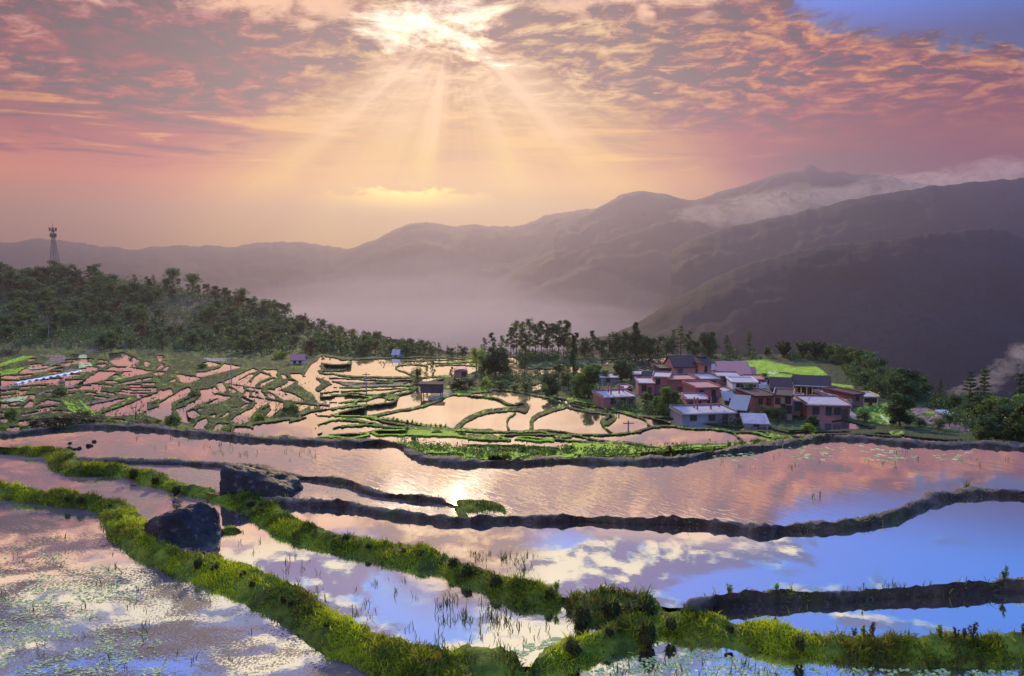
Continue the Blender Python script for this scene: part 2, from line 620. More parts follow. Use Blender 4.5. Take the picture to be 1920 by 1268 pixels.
M['white_wall'] = plaster_mat('white_wall', (0.62, 0.63, 0.72), 0.35)
M['yellow_wall'] = plaster_mat('yellow_wall', (0.62, 0.47, 0.18), 0.4)
M['grey_wall'] = plaster_mat('grey_wall', (0.20, 0.18, 0.19), 0.5)
M['dark_wall'] = plaster_mat('dark_wall', (0.07, 0.055, 0.06), 0.5)
M['brick'] = brick_mat('red_brick', (0.27, 0.085, 0.065), (0.20, 0.06, 0.05), (0.26, 0.2, 0.18))
M['brick_pale'] = brick_mat('pale_brick', (0.38, 0.18, 0.15), (0.30, 0.13, 0.11), (0.34, 0.28, 0.26))
M['concrete'] = simple_mat('concrete_roof', (0.36, 0.29, 0.27), 0.75, 0, 0.15, 0.6, 0.9)
M['roof_dark'] = simple_mat('dark_tile', (0.065, 0.045, 0.04), 0.8, 0, 0.1)
M['roof_pink'] = simple_mat('pink_sheet_roof', (0.36, 0.15, 0.13), 0.75, 0, 0.15)
M['sheet_metal'] = simple_mat('sheet_metal', (0.20, 0.19, 0.19), 0.6, 0.0, 0.25, 0.3)
M['glass'] = simple_mat('window_glass', (0.02, 0.022, 0.028), 0.08, 0, 0.6, 0.2)
M['teal'] = simple_mat('teal_shutter', (0.03, 0.11, 0.13), 0.5)
M['timber'] = simple_mat('timber', (0.06, 0.04, 0.035), 0.8)
M['steel'] = simple_mat('galvanised_steel', (0.16, 0.15, 0.16), 0.5, 0.4, 0.5, 0.2)
M['pole'] = simple_mat('pole_concrete', (0.25, 0.23, 0.22), 0.8)
M['plastic'] = simple_mat('white_plastic', (0.52, 0.50, 0.50), 0.6, 0, 0.3, 0.25)
M['pad'] = leaf_mat('floating_leaf', (0.26, 0.32, 0.09), (0.60, 0.64, 0.30), 0.25)
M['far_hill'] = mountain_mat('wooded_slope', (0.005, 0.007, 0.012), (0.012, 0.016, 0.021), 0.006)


# ------------------------------------------------------------------ object helpers
def tag(o, label=None, cat=None, group=None, kind=None):
    if label: o['label'] = label
    if cat: o['category'] = cat
    if group: o['group'] = group
    if kind: o['kind'] = kind
    return o


def obj(name, me, mat=None, parent=None, smooth=False):
    if isinstance(me, bmesh.types.BMesh):
        bm = me
        me = bpy.data.meshes.new(name)
        bm.to_mesh(me)
        bm.free()
    if mat is not None:
        me.materials.append(mat)
    if smooth:
        me.shade_smooth()
    o = bpy.data.objects.new(name, me)
    COL.objects.link(o)
    if parent is not None:
        o.parent = parent
    return o


def npmesh(name, co, faces, attrs=None):
    """mesh from arrays; faces is an int array (n, 3 or 4); attrs = {name: (nverts,3) colours}"""
    me = bpy.data.meshes.new(name)
    co = np.asarray(co, np.float32)
    f = np.asarray(faces, np.int32)
    k = f.shape[1]
    me.vertices.add(len(co))
    me.vertices.foreach_set('co', co.ravel())
    me.loops.add(f.size)
    me.loops.foreach_set('vertex_index', f.ravel())
    me.polygons.add(len(f))
    me.polygons.foreach_set('loop_start', np.arange(0, f.size, k, dtype=np.int32))
    me.polygons.foreach_set('loop_total', np.full(len(f), k, np.int32))
    me.update(calc_edges=True)
    for a, v in (attrs or {}).items():
        ca = me.color_attributes.new(a, 'FLOAT_COLOR', 'POINT')
        v = np.asarray(v, np.float32)
        if v.ndim == 1:
            v = np.repeat(v[:, None], 3, 1)
        ca.data.foreach_set('color', np.hstack([v, np.ones((len(v), 1), np.float32)]).ravel())
    return me


def empty(name, loc=(0, 0, 0), rz=0.0):
    o = bpy.data.objects.new(name, None)
    o.empty_display_size = 0.3
    COL.objects.link(o)
    o.location = loc
    o.rotation_euler = (0, 0, rz)
    return o


KIDS = {}


def copy_tree(o, parent=None):
    c = o.copy()
    COL.objects.link(c)
    if parent is not None:
        c.parent = parent
    for ch in o.children:
        copy_tree(ch, c)
    return c


# vectorised value noise for mesh work
def _hash(ix, iy, seed):
    n = (ix.astype(np.int64) * 374761393 + iy.astype(np.int64) * 668265263 + seed * 1442695041) & 0x7fffffff
    n = (n ^ (n >> 13)) * 1274126177 & 0x7fffffff
    n = n ^ (n >> 16)
    return (n & 0xffff) / 65535.0


def vnoise(x, y, seed=0):
    x, y = np.asarray(x, float), np.asarray(y, float)
    ix, iy = np.floor(x), np.floor(y)
    fx, fy = x - ix, y - iy
    fx, fy = fx * fx * (3 - 2 * fx), fy * fy * (3 - 2 * fy)
    a, b = _hash(ix, iy, seed), _hash(ix + 1, iy, seed)
    c, d = _hash(ix, iy + 1, seed), _hash(ix + 1, iy + 1, seed)
    return (a + (b - a) * fx) * (1 - fy) + (c + (d - c) * fx) * fy


def fbm(x, y, seed=0, oct=5, rough=0.55):
    s, a, t = 0, 1.0, 0
    for k in range(oct):
        s = s + a * vnoise(np.asarray(x) * 2 ** k + 17.3 * k, np.asarray(y) * 2 ** k - 9.1 * k, seed + k)
        t += a
        a *= rough
    return s / t


def spline(pts, n):
    """Catmull-Rom through pts (k, d) resampled at n even steps of arc length"""
    p = np.asarray(pts, float)
    q = np.vstack([2 * p[0] - p[1], p, 2 * p[-1] - p[-2]])
    out = []
    for i in range(1, len(q) - 2):
        t = np.linspace(0, 1, 16, endpoint=False)[:, None]
        a, b, c, d = q[i - 1], q[i], q[i + 1], q[i + 2]
        out.append(0.5 * ((2 * b) + (c - a) * t + (2 * a - 5 * b + 4 * c - d) * t ** 2 + (3 * b - a - 3 * c + d) * t ** 3))
    out.append(p[-1:])
    o = np.vstack(out)
    L = np.concatenate([[0], np.cumsum(np.linalg.norm(np.diff(o[:, :2], axis=0), axis=1))])
    s = np.linspace(0, L[-1], n)
    return np.stack([np.interp(s, L, o[:, k]) for k in range(o.shape[1])], -1)

# ------------------------------------------------------------------ lie of the land
# distance of the ground along each line of sight, by photo row: the hillside steps down and away
_PY = np.array([655, 660, 668, 680, 700, 720, 740, 760, 780, 800, 815, 830, 850, 865, 885, 905])
_ZZ = np.array([-22.6, -22.3, -22, -21.6, -21.0, -20.6, -20.2, -19.8, -19.4, -18.8, -17.6, -15.6, -12.2, -9.4, -5.6, -2.2])
_DD = (_ZZ - H) / ray(960, _PY)[1]
EDGE_X = [-700, 0, 100, 200, 290, 330, 400, 450, 510, 560, 600, 640, 700, 740, 800, 850, 900, 1000, 1150, 1330, 1400, 1470, 1540, 1600, 1650, 1700, 1750, 1800, 1860, 1920, 2620]
EDGE_Y = [512, 516, 516, 520, 530, 536, 550, 562, 582, 602, 615, 626, 641, 651, 662, 667, 669, 668, 666, 664, 664, 665, 668, 676, 690, 716, 738, 748, 760, 778, 800]
EDGE_D = [560, 540, 540, 520, 500, 490, 470, 450, 430, 410, 400, 380, 360, 340, 312, 295, 0, 0, 0, 0, 0, 0, 0, 0, 0, 0, 0, 0, 0, 0, 0]


def dist_base(py):
    return np.interp(py, _PY, _DD)


def edge_y(px):
    return np.interp(px, EDGE_X, EDGE_Y)


def ground_D(px, py):
    px, py = np.broadcast_arrays(np.asarray(px, float), np.asarray(py, float))
    e = edge_y(px)
    yb = 655.0
    De = np.where(px < 860, np.interp(px, EDGE_X[:16], EDGE_D[:16]), dist_base(np.maximum(e, 655)))
    D = dist_base(np.maximum(py, np.maximum(e, yb)))
    hill = (px < 860) & (py < yb) & (e < yb)
    f = np.clip((yb - py) / np.maximum(yb - e, 1), 0, 1)
    D0h = float(dist_base(655))
    Dh = D0h + (np.maximum(De, D0h + 1) - D0h) * f
    return np.where(hill, Dh, D)


def ground(px, py):
    return Vector(at_d(px, py, ground_D(px, py)).tolist())


# ------------------------------------------------------------------ painting the terraces (classes on a px,py raster)
RX = np.arange(0, 1920.1, 1.5)
RY = np.arange(900, 655.9, -1.0)
GX, GY = np.meshgrid(RX, RY)
wob = 1.6
SXp = GX + (fbm(GX / 14, GY / 9, 3, 3) - 0.5) * 2 * wob
SYp = GY + (fbm(GX / 16, GY / 9, 9, 3) - 0.5) * 1.6 * wob
CLS = np.zeros(GX.shape, np.int8)
WAT, MUD, GRASS, BRIGHT, SOIL, PALE, DARK, DIRT, OLIVE = 1, 2, 3, 4, 5, 6, 7, 8, 9
VIEWS = {'a': (0, 630, 6), 'b': (300, 650, 6), 'c': (600, 650, 6), 'd': (880, 700, 6), 'e': (1160, 700, 6),
         'f': (1440, 680, 4), 'g': (1100, 630, 6), 'h': (1340, 640, 6), 'p': (0, 0, 1)}


def full(v, pts):
    ox, oy, s = VIEWS[v]
    p = np.asarray(pts, float).reshape(-1, 2) / s
    return p + (ox, oy)


def poly(v, cls, *pts):
    P = full(v, pts)
    x0, y0, x1, y1 = *(P.min(0) - 3), *(P.max(0) + 3)
    m = (GX > x0) & (GX < x1) & (GY > y0) & (GY < y1)
    xs, ys = SXp[m], SYp[m]
    ins = np.zeros(len(xs), bool)
    for (ax, ay), (bx, by) in zip(P, np.roll(P, -1, 0)):
        if ay == by:
            continue
        c = ((ay > ys) != (by > ys)) & (xs < (bx - ax) * (ys - ay) / (by - ay) + ax)
        ins ^= c
    t = CLS[m]
    t[ins] = cls
    CLS[m] = t


def line(v, cls, w, *pts):
    P = full(v, pts)
    if len(P) > 2:
        P = spline(P, max(8, int(np.linalg.norm(np.diff(P, axis=0), axis=1).sum() / 4)))
    for (ax, ay), (bx, by) in zip(P[:-1], P[1:]):
        m = (GX > min(ax, bx) - w - 3) & (GX < max(ax, bx) + w + 3) & (GY > min(ay, by) - w - 3) & (GY < max(ay, by) + w + 3)
        xs, ys = SXp[m], SYp[m]
        dx, dy = bx - ax, by - ay
        t = np.clip(((xs - ax) * dx + (ys - ay) * dy) / max(dx * dx + dy * dy, 1e-6), 0, 1)
        d = np.hypot(xs - ax - t * dx, ys - ay - t * dy)
        # banks foreshorten: a run across the view looks thinner than one along it
        tt = CLS[m]
        tt[d < w / 2] = cls
        CLS[m] = tt


# big open water of the middle ground, then banks over it
poly('p', WAT, 604, 668, 640, 676, 700, 674, 760, 672, 900, 672, 905, 690, 880, 700, 850, 702, 800, 715, 790, 728, 850, 733, 917, 732, 947, 732, 997, 740,
     1055, 750, 1097, 755, 1157, 769, 1227, 783, 1280, 786, 1310, 793, 1365, 800, 1440, 803, 1480, 812, 1560, 806, 1600, 812, 1700, 814, 1800, 826,
     1600, 834, 1500, 842, 1300, 865, 1000, 882, 780, 868, 600, 836, 440, 822, 440, 805, 560, 790, 604, 770, 590, 740, 560, 720, 580, 690)
# --- view c
poly('c', DARK, -60, 330, 100, 380, 150, 420, 60, 470, 0, 510, -60, 510)
poly('c', DARK, 0, 165, 320, 180, 340, 230, 320, 245, 0, 280)
poly('c', WAT, 0, 140, 300, 180, 310, 190, 130, 185, 0, 168)
poly('c', WAT, 200, 215, 310, 200, 300, 212)
line('c', MUD, 3.6, -20, 272, 250, 265, 330, 230, 350, 190, 330, 165)
line('c', MUD, 4.0, 0, 290, 300, 330, 600, 345, 1030, 345)
line('c', MUD, 2.6, 20, 350, 350, 362, 700, 380, 1000, 370)
poly('c', SOIL, 150, 398, 500, 405, 700, 395, 1000, 405, 900, 432, 600, 440, 300, 445)
line('c', MUD, 2.4, 140, 390, 300, 402, 500, 405, 760, 400, 1000, 398)
line('c', GRASS, 3.4, 150, 460, 500, 452, 800, 440, 1050, 435)
line('c', MUD, 2.4, 0, 520, 300, 500, 700, 480, 1050, 460)
line('c', GRASS, 3.2, 0, 547, 350, 525, 650, 540, 860, 500, 1050, 465)
line('c', MUD, 2.2, 0, 568, 300, 545, 500, 560, 650, 560)
line('c', GRASS, 3.2, 60, 620, 270, 625, 420, 600)
line('c', GRASS, 5.0, 280, 672, 380, 640, 430, 600, 520, 597, 650, 560, 860, 540)
line('c', MUD, 3.4, 0, 720, 250, 675, 300, 665)
line('c', GRASS, 4.0, 0, 762, 200, 690, 450, 660, 700, 642, 740, 600, 760, 560)
line('c', MUD, 5.4, 100, 782, 350, 715, 600, 670, 800, 630, 870, 590, 880, 540, 1000, 515, 1100, 465)
poly('c', GRASS, 690, 560, 760, 535, 880, 545, 870, 590, 780, 600, 740, 590)
line('c', MUD, 5.6, 560, 785, 800, 737, 1100, 682, 1300, 622, 1400, 572, 1500, 537, 1600, 537, 1750, 510, 1920, 495)
line('c', MUD, 4.0, 1600, 540, 1800, 560, 1930, 580)
line('c', MUD, 9.5, 1540, 910, 1650, 820, 1780, 760, 1940, 718)
line('c', MUD, 3.6, 1060, 330, 950, 285, 840, 242, 900, 215, 1050, 200, 1200, 212)
line('c', MUD, 2.2, 950, 165, 1300, 155, 1700, 135)
line('c', GRASS, 3.2, 1200, 190, 1500, 180, 1780, 165)
line('c', MUD, 2.2, 1300, 218, 1500, 205, 1750, 215)
line('c', GRASS, 3.6, 1150, 352, 1500, 322, 1720, 318)
poly('c', DARK, 1420, 345, 1700, 335, 1850, 330, 1900, 440, 1720, 440, 1500, 430)
poly('c', GRASS, 1370, 430, 1700, 470, 1880, 440, 1900, 480, 1700, 500, 1500, 525, 1460, 490)
poly('c', DIRT, 1370, 480, 1480, 490, 1480, 520, 1300, 600, 1220, 620, 1210, 560)
poly('c', DARK, 1000, 330, 1160, 340, 1150, 440, 1020, 430)
# --- strips at the foot of c
line('c', BRIGHT, 3.4, -60, 770, 300, 782, 560, 790, 900, 838, 1100, 870, 1450, 908)
line('c', MUD, 3.6, 560, 800, 850, 870, 1100, 900, 1500, 925, 1940, 935)
line('c', GRASS, 5.4, -30, 868, 150, 830, 320, 818, 600, 860, 700, 890)
line('c', GRASS, 4.6, -30, 978, 200, 905, 500, 880, 700, 893, 1000, 918, 1500, 937, 1930, 958)
line('c', MUD, 2.4, 100, 985, 400, 975, 700, 930)
poly('c', BRIGHT, 560, 960, 700, 925, 1500, 950, 1600, 985, 1930, 1000, 1930, 1052, 1500, 1012, 1000, 1002, 620, 1002)
poly('c', BRIGHT, -20, 1000, 300, 990, 560, 960, 570, 1000, 380, 1042, 150, 1030, -20, 1030)
# --- view d
line('d', MUD, 9.0, -20, 520, 150, 440, 350, 412, 560, 395, 640, 360)
poly('d', DARK, 520, 330, 600, 318, 640, 325, 680, 370, 660, 430, 630, 458, 560, 432, 500, 395)
line('d', MUD, 4.2, -20, 250, 280, 275, 420, 335, 530, 360)
line('d', MUD, 4.2, 520, 450, 470, 480, 430, 530, 420, 570, 445, 630)
line('d', MUD, 8.4, 1100, 360, 900, 420, 760, 480, 705, 540, 695, 625)
line('d', MUD, 4.2, 1060, 312, 1100, 370, 1160, 395, 1350, 430, 1590, 462)
line('d', MUD, 2.6, 1110, 312, 1200, 368, 1500, 438, 1600, 452)
line('d', MUD, 2.4, 1110, 312, 1300, 358, 1530, 398, 1580, 436, 1700, 440, 1920, 498)
poly('d', MUD, 1560, 470, 1620, 450, 1668, 490, 1640, 530, 1580, 582, 1520, 588, 1545, 610, 1600, 650, 1670, 682, 1620, 682, 1520, 612, 1462, 545, 1490, 500)
poly('d', DARK, 1580, 475, 1640, 480, 1620, 530, 1570, 570, 1530, 570, 1540, 500)
line('d', MUD, 3.8, -20, 225, 120, 192, 400, 190, 700, 240, 900, 282, 1060, 342)
poly('d', GRASS, 900, 255, 1150, 275, 1400, 300, 1700, 370, 1930, 385, 1930, 480, 1700, 438, 1560, 398, 1300, 340, 1100, 292)
line('d', MUD, 2.4, 700, 235, 900, 262, 1060, 300)
line('d', MUD, 3.0, -20, 640, 440, 655, 800, 636, 980, 650, 1250, 690, 1500, 692, 1700, 682, 1930, 655)
line('d', GRASS, 3.6, -20, 655, 300, 655, 500, 662, 800, 652, 980, 690, 1150, 712)
line('d', MUD, 3.4, 350, 705, 500, 690, 900, 690, 1000, 700)
poly('d', BRIGHT, 545, 705, 700, 708, 950, 730, 970, 772, 760, 765, 500, 745)
poly('d', GRASS, -20, 680, 250, 690, 480, 735, 470, 762, 200, 755, -20, 745)
line('d', MUD, 3.2, 900, 680, 1200, 700, 1400, 746, 1930, 800)
line('d', MUD, 3.6, 960, 740, 1300, 772, 1600, 790, 1930, 835)
poly('d', GRASS, 1000, 690, 1150, 690, 1160, 725, 1000, 735, 930, 715)
poly('d', BRIGHT, 1150, 780, 1400, 790, 1700, 800, 1930, 840, 1930, 925, 1500, 935, 1220, 880)
line('d', MUD, 2.4, -20, 800, 300, 806, 600, 812, 1000, 838)
line('d', DARK, 4.0, 200, 880, 330, 850, 520, 858)
poly('d', BRIGHT, -20, 850, 200, 860, 320, 880, 520, 880, 700, 860, 900, 890, 1050, 870, 1250, 880, 1930, 870, 1930, 930, 1220, 945, 1200, 970, 700, 985, 620, 960, 480, 975, 450, 930, 250, 930, 200, 980, -20, 960)
poly('p', BRIGHT, 735, 827, 790, 833, 880, 840, 880, 868, 830, 864, 790, 852, 755, 838)
poly('p', WAT, 800, 850, 868, 850, 868, 856, 815, 857)
# --- view e
line('e', MUD, 4.2, -10, 682, 200, 652, 400, 602, 600, 596, 800, 616, 1100, 626, 1250, 642, 1320, 690, 1390, 752)
line('e', MUD, 3.0, -10, 766, 200, 788, 430, 830, 850, 802, 1400, 797, 1560, 790, 1700, 800)
line('e', BRIGHT, 7.5, -10, 885, 400, 862, 800, 842, 1300, 815, 1700, 797)
line('e', GRASS, 4.6, 1330, 660, 1500, 662, 1700, 705, 1810, 725, 1930, 740)
line('e', MUD, 3.6, 1590, 640, 1750, 685, 1930, 722)
line('e', MUD, 3.6, 1180, 640, 1330, 655, 1480, 645, 1600, 650)
line('e', MUD, 3.0, -10, 430, 280, 512, 330, 572, 400, 605)
line('e', MUD, 2.6, 200, 480, 430, 512, 640, 582, 780, 602)
poly('e', GRASS, 1480, 800, 1560, 740, 1930, 720, 1930, 800, 1700, 810)
# --- view f
line('f', MUD, 2.6, -10, 505, 150, 543, 300, 562, 420, 545)
line('f', GRASS, 3.2, -10, 530, 160, 560, 280, 590)
line('f', MUD, 4.0, 350, 512, 600, 512, 900, 498, 1100, 505, 1500, 516, 1700, 520)
line('f', MUD, 3.6, 430, 535, 700, 535, 860, 548, 1000, 552)
poly('f', GRASS, 905, 510, 1020, 510, 1030, 545, 920, 540)
line('f', MUD, 4.4, 1030, 545, 1200, 562, 1350, 572, 1600, 580)
poly('f', WAT, 270, 368, 330, 365, 480, 402, 560, 430, 790, 495, 400, 502, 380, 440, 270, 400)
line('f', DARK, 2.0, 480, 440, 550, 430)
# far paddies between the trees and behind the village
poly('g', WAT, 150, 275, 600, 250, 1250, 243, 1330, 262, 1250, 300, 1100, 312, 1000, 352, 820, 382, 600, 392, 500, 335, 300, 292, 180, 330)
line('g', MUD, 1.8, 560, 385, 700, 380, 850, 330, 1000, 318)
poly('p', WAT, 950, 668, 966, 672, 990, 692, 1060, 692, 1064, 702, 990, 704, 955, 702)
poly('p', WAT, 1046, 680, 1090, 688, 1112, 697, 1042, 699)
poly('p', WAT, 940, 726, 962, 720, 972, 728, 950, 732)
poly('p', WAT, 995, 726, 1015, 718, 1018, 728, 1000, 734)
# green field and slope beyond the village
poly('h', DARK, -40, 165, 500, 175, 1300, 200, 1560, 400, 1680, 520, 1600, 565, 900, 430, 400, 395, -40, 290)
poly('h', BRIGHT, 110, 235, 550, 205, 900, 285, 1150, 285, 1290, 385, 1000, 380, 800, 352, 400, 325, 150, 285)
poly('h', BRIGHT, 430, 330, 600, 345, 800, 372, 980, 385, 1260, 465, 1550, 500, 1560, 535, 1250, 485, 900, 422, 700, 442, 440, 385)
poly('h', PALE, 600, 340, 720, 352, 680, 375, 610, 368)
poly('f', SOIL, 1060, 345, 1190, 338, 1290, 395, 1540, 490, 1500, 512, 1250, 478, 1120, 410)
poly('f', GRASS, 1150, 385, 1230, 370, 1270, 400, 1180, 410)
poly('f', DIRT, 600, 325, 700, 285, 720, 295, 640, 325, 620, 360, 700, 415, 650, 425, 600, 390)
poly('f', GRASS, 640, 340, 900, 300, 920, 470, 700, 430)
poly('f', PALE, 830, 395, 850, 385, 930, 455, 910, 462)
# --- left: ponds set into green terraces (a)
for c_, *q in [
    (WAT, 0, 120, 240, 120, 200, 200, 0, 250),
    (BRIGHT, 0, 310, 250, 225, 390, 230, 200, 285, 0, 345),
    (SOIL, 430, 210, 740, 220, 730, 300, 420, 340, 540, 300, 560, 240),
    (BRIGHT, 0, 400, 250, 350, 400, 345, 200, 420, 0, 450),
    (WAT, 210, 412, 300, 365, 650, 340, 500, 392, 250, 420),
    (PALE, 300, 362, 640, 338, 480, 375, 320, 388),
    (SOIL, 700, 410, 790, 370, 930, 370, 900, 395),
    (WAT, 1110, 400, 1300, 410, 1180, 490, 900, 552, 600, 632, 400, 662, 430, 640, 900, 540, 1030, 450),
    (SOIL, 430, 640, 700, 575, 900, 535, 830, 575, 600, 632, 420, 665),
    (WAT, 1230, 200, 1390, 190, 1570, 280, 1540, 345, 1280, 325, 1230, 280),
    (SOIL, 1500, 320, 1550, 280, 1580, 285, 1545, 345),
    (PALE, 880, 290, 1020, 300, 1050, 340, 890, 362),
    (PALE, 890, 215, 970, 210, 980, 255, 880, 262),
    (WAT, 1200, 378, 1260, 350, 1500, 360, 1650, 395, 1400, 388),
    (WAT, 1370, 430, 1400, 408, 1740, 400, 1640, 420, 1480, 452, 1380, 455),
    (BRIGHT, 1265, 495, 1330, 460, 1460, 460, 1300, 508),
    (WAT, 1260, 556, 1440, 515, 1690, 468, 1720, 475, 1500, 522),
    (WAT, 1750, 415, 1850, 412, 1830, 435, 1740, 440),
    (PALE, 10, 722, 200, 680, 370, 675, 250, 732, 30, 738),
    (WAT, 90, 755, 240, 738, 180, 772), (WAT, 250, 802, 340, 730, 365, 740, 360, 802), (WAT, 410, 778, 520, 725, 690, 742, 600, 762),
    (WAT, 980, 792, 1300, 720, 1425, 698, 1150, 822, 1080, 852),
    (SOIL, 950, 760, 1250, 700, 1330, 690, 1250, 728, 980, 790),
    (WAT, 1130, 882, 1480, 760, 1620, 690, 1920, 600, 1925, 655, 1650, 742, 1640, 850, 1880, 760, 1925, 780, 1925, 930, 1860, 952, 1600, 872, 1300, 902),
    (WAT, 200, 962, 560, 930, 540, 1002, 240, 1002), (WAT, 0, 930, 90, 930, 80, 970, 0, 970), (WAT, 80, 1030, 220, 1030, 200, 1062, 80, 1062),
    (WAT, 1080, 320, 1200, 320, 1160, 346), (WAT, 800, 220, 880, 210, 860, 252), (WAT, 1630, 290, 1690, 310, 1640, 352),
    (WAT, 1780, 230, 1835, 235, 1850, 290, 1800, 292), (WAT, 1760, 372, 1830, 318, 1845, 330, 1810, 362), (WAT, 1830, 380, 1880, 345, 1895, 350, 1860, 385),
    (SOIL, 0, 562, 180, 550, 100, 590, 0, 612), (SOIL, 940, 190, 1050, 130, 1200, 115, 1090, 160, 960, 195),
    (GRASS, 700, 720, 900, 720, 1100, 880, 950, 900),
    (BRIGHT, 700, 720, 780, 740, 900, 860, 1000, 880, 820, 880), (BRIGHT, 880, 720, 940, 740, 1060, 860, 1000, 860)]:
    poly('a', c_, *q)
line('a', MUD, 2.4, 1300, 905, 1550, 885, 1640, 850)
line('a', GRASS, 4.0, 1150, 822, 1350, 770, 1480, 690)
# --- left: (b)
for c_, *q in [
    (WAT, 0, 490, 130, 520, 50, 572, 0, 592),
    (WAT, 0, 640, 190, 522, 330, 450, 320, 540, 200, 592, 60, 682, 50, 700, 80, 832, 0, 852),
    (WAT, 460, 480, 560, 480, 590, 530, 680, 562, 480, 622, 340, 692, 280, 722, 300, 782, 360, 802, 320, 852, 220, 832, 230, 760, 180, 712, 290, 672, 400, 600, 470, 540),
    (WAT, 600, 530, 700, 545, 800, 568, 640, 632, 515, 650, 690, 575),
    (WAT, 190, 310, 280, 330, 450, 352, 330, 408, 240, 392, 200, 342), (WAT, 95, 395, 170, 360, 160, 392),
    (WAT, 410, 290, 520, 290, 690, 240, 730, 195, 900, 225, 660, 292, 500, 332, 420, 332), (WAT, 450, 190, 560, 178, 690, 200, 560, 222, 540, 195),
    (WAT, 640, 412, 700, 402, 740, 490, 700, 512, 655, 450), (WAT, 560, 472, 620, 460, 675, 505, 610, 518),
    (WAT, 770, 462, 830, 480, 852, 505, 800, 512), (WAT, 770, 420, 930, 450, 945, 480, 925, 518, 870, 480),
    (WAT, 730, 390, 830, 350, 870, 330, 1040, 252, 1095, 258, 960, 320, 860, 380, 1060, 432, 1065, 450, 880, 420, 740, 402),
    (WAT, 885, 388, 1000, 325, 1065, 298, 1020, 350, 985, 385, 1060, 422),
    (WAT, 1030, 415, 1065, 350, 1140, 295, 1235, 330, 1110, 385, 1060, 432),
    (WAT, 1130, 452, 1140, 420, 1240, 370, 1340, 342, 1200, 405, 1160, 445),
    (WAT, 1215, 462, 1270, 430, 1345, 388, 1250, 440), (WAT, 1285, 480, 1380, 435, 1450, 400, 1445, 375, 1525, 383, 1440, 440, 1350, 475),
    (WAT, 1150, 262, 1225, 265, 1215, 292), (WAT, 1230, 263, 1315, 265, 1285, 322, 1345, 352, 1260, 330, 1240, 300),
    (WAT, 1350, 310, 1400, 325, 1425, 352, 1390, 352),
    (WAT, 1470, 308, 1580, 310, 1600, 362, 1695, 410, 1640, 452, 1580, 440, 1570, 390, 1510, 355),
    (WAT, 1620, 330, 1700, 330, 1795, 402, 1765, 455, 1720, 432, 1700, 372),
    (WAT, 980, 458, 1140, 478, 1120, 496, 1000, 482), (WAT, 968, 505, 990, 500, 1000, 552, 960, 545),
    (WAT, 1040, 500, 1090, 522, 1092, 562, 1048, 550), (WAT, 1120, 500, 1190, 540, 1180, 582, 1120, 560),
    (WAT, 1195, 480, 1310, 488, 1525, 540, 1620, 612, 1480, 602, 1385, 590, 1280, 520), (WAT, 1225, 520, 1275, 545, 1300, 582, 1230, 562),
    (WAT, 965, 553, 1150, 590, 1380, 628, 1370, 692, 1280, 742, 1235, 792, 1195, 775, 1260, 702, 1235, 630, 1060, 602),
    (WAT, 1075, 618, 1220, 630, 1110, 682, 1050, 742, 980, 842, 900, 862, 800, 842, 850, 782, 1050, 692, 1085, 650),
    (WAT, 920, 568, 980, 590, 1050, 628, 960, 622), (WAT, 900, 692, 980, 638, 1000, 645, 940, 682),
    (WAT, 675, 798, 770, 735, 780, 745, 720, 792), (WAT, 555, 772, 630, 758, 605, 798), (WAT, 670, 832, 760, 812, 740, 838),
    (WAT, 375, 918, 430, 838, 510, 808, 535, 850, 490, 892, 530, 935, 440, 925), (WAT, 600, 942, 640, 868, 800, 878, 690, 892, 660, 945),
    (WAT, 845, 945, 850, 908, 985, 898, 960, 932), (WAT, 320, 735, 370, 708, 455, 758, 380, 802, 330, 782),
    (WAT, 420, 705, 500, 685, 480, 705, 430, 720),
    (WAT, 1505, 640, 1680, 658, 1570, 722, 1560, 690), (WAT, 1700, 660, 1765, 670, 1705, 702),
    (WAT, 1020, 892, 1460, 828, 1430, 850, 1080, 912),
    (WAT, 870, 965, 1100, 930, 1400, 875, 1700, 828, 1860, 840, 1720, 872, 1300, 942, 1000, 972),
    (WAT, 1090, 980, 1300, 950, 1720, 885, 1930, 868, 1930, 935, 1650, 992, 1200, 992),
    (WAT, 1600, 782, 1700, 740, 1910, 702, 1930, 735, 1800, 760, 1660, 782),
    (SOIL, 1740, 622, 1920, 640, 1910, 672, 1760, 660), (WAT, 1720, 538, 1925, 540, 1925, 548), (WAT, 1860, 470, 1925, 438, 1925, 460),
    (WAT, 1690, 292, 1925, 330, 1850, 338, 1720, 312), (WAT, 1830, 352, 1925, 372, 1925, 380), (WAT, 1820, 612, 1925, 588, 1925, 618),
    (DIRT, 480, 130, 760, 130, 740, 165, 560, 165)]:
    poly('b', c_, *q)
# further thin paddies that follow the slope between the drawn ones
far = WAT * (CLS == WAT)
near_w = CLS == WAT
for _ in range(4):
    n_ = near_w.copy()
    n_[1:] |= near_w[:-1]; n_[:-1] |= near_w[1:]; n_[:, 1:] |= near_w[:, :-1]; n_[:, :-1] |= near_w[:, 1:]
    near_w = n_
ph = (GY + GX * 0.10 + (fbm(GX / 130, GY / 70, 101, 2) - 0.5) * 60) / (5.5 + (GY - 660) * 0.03)
fr = ph - np.floor(ph)
brk_ = fbm(GX / 42 + np.floor(ph) * 7.7, np.floor(ph) * 3.1, 111, 2)
thin = (fr > 0.36) & (fr < 0.80) & (brk_ > 0.50) & ~near_w & ((CLS == 0)) & (GX < 330) & (GY > 672) & (GY < 798) & (fbm(GX / 90, GY / 40, 121, 2) > 0.46)
CLS[thin] = WAT
rim = (fr <= 0.36) & (fr > 0.16) & (brk_ > 0.50) & ~near_w & (CLS == 0) & (GX < 330) & (GY > 672)
CLS[rim] = GRASS
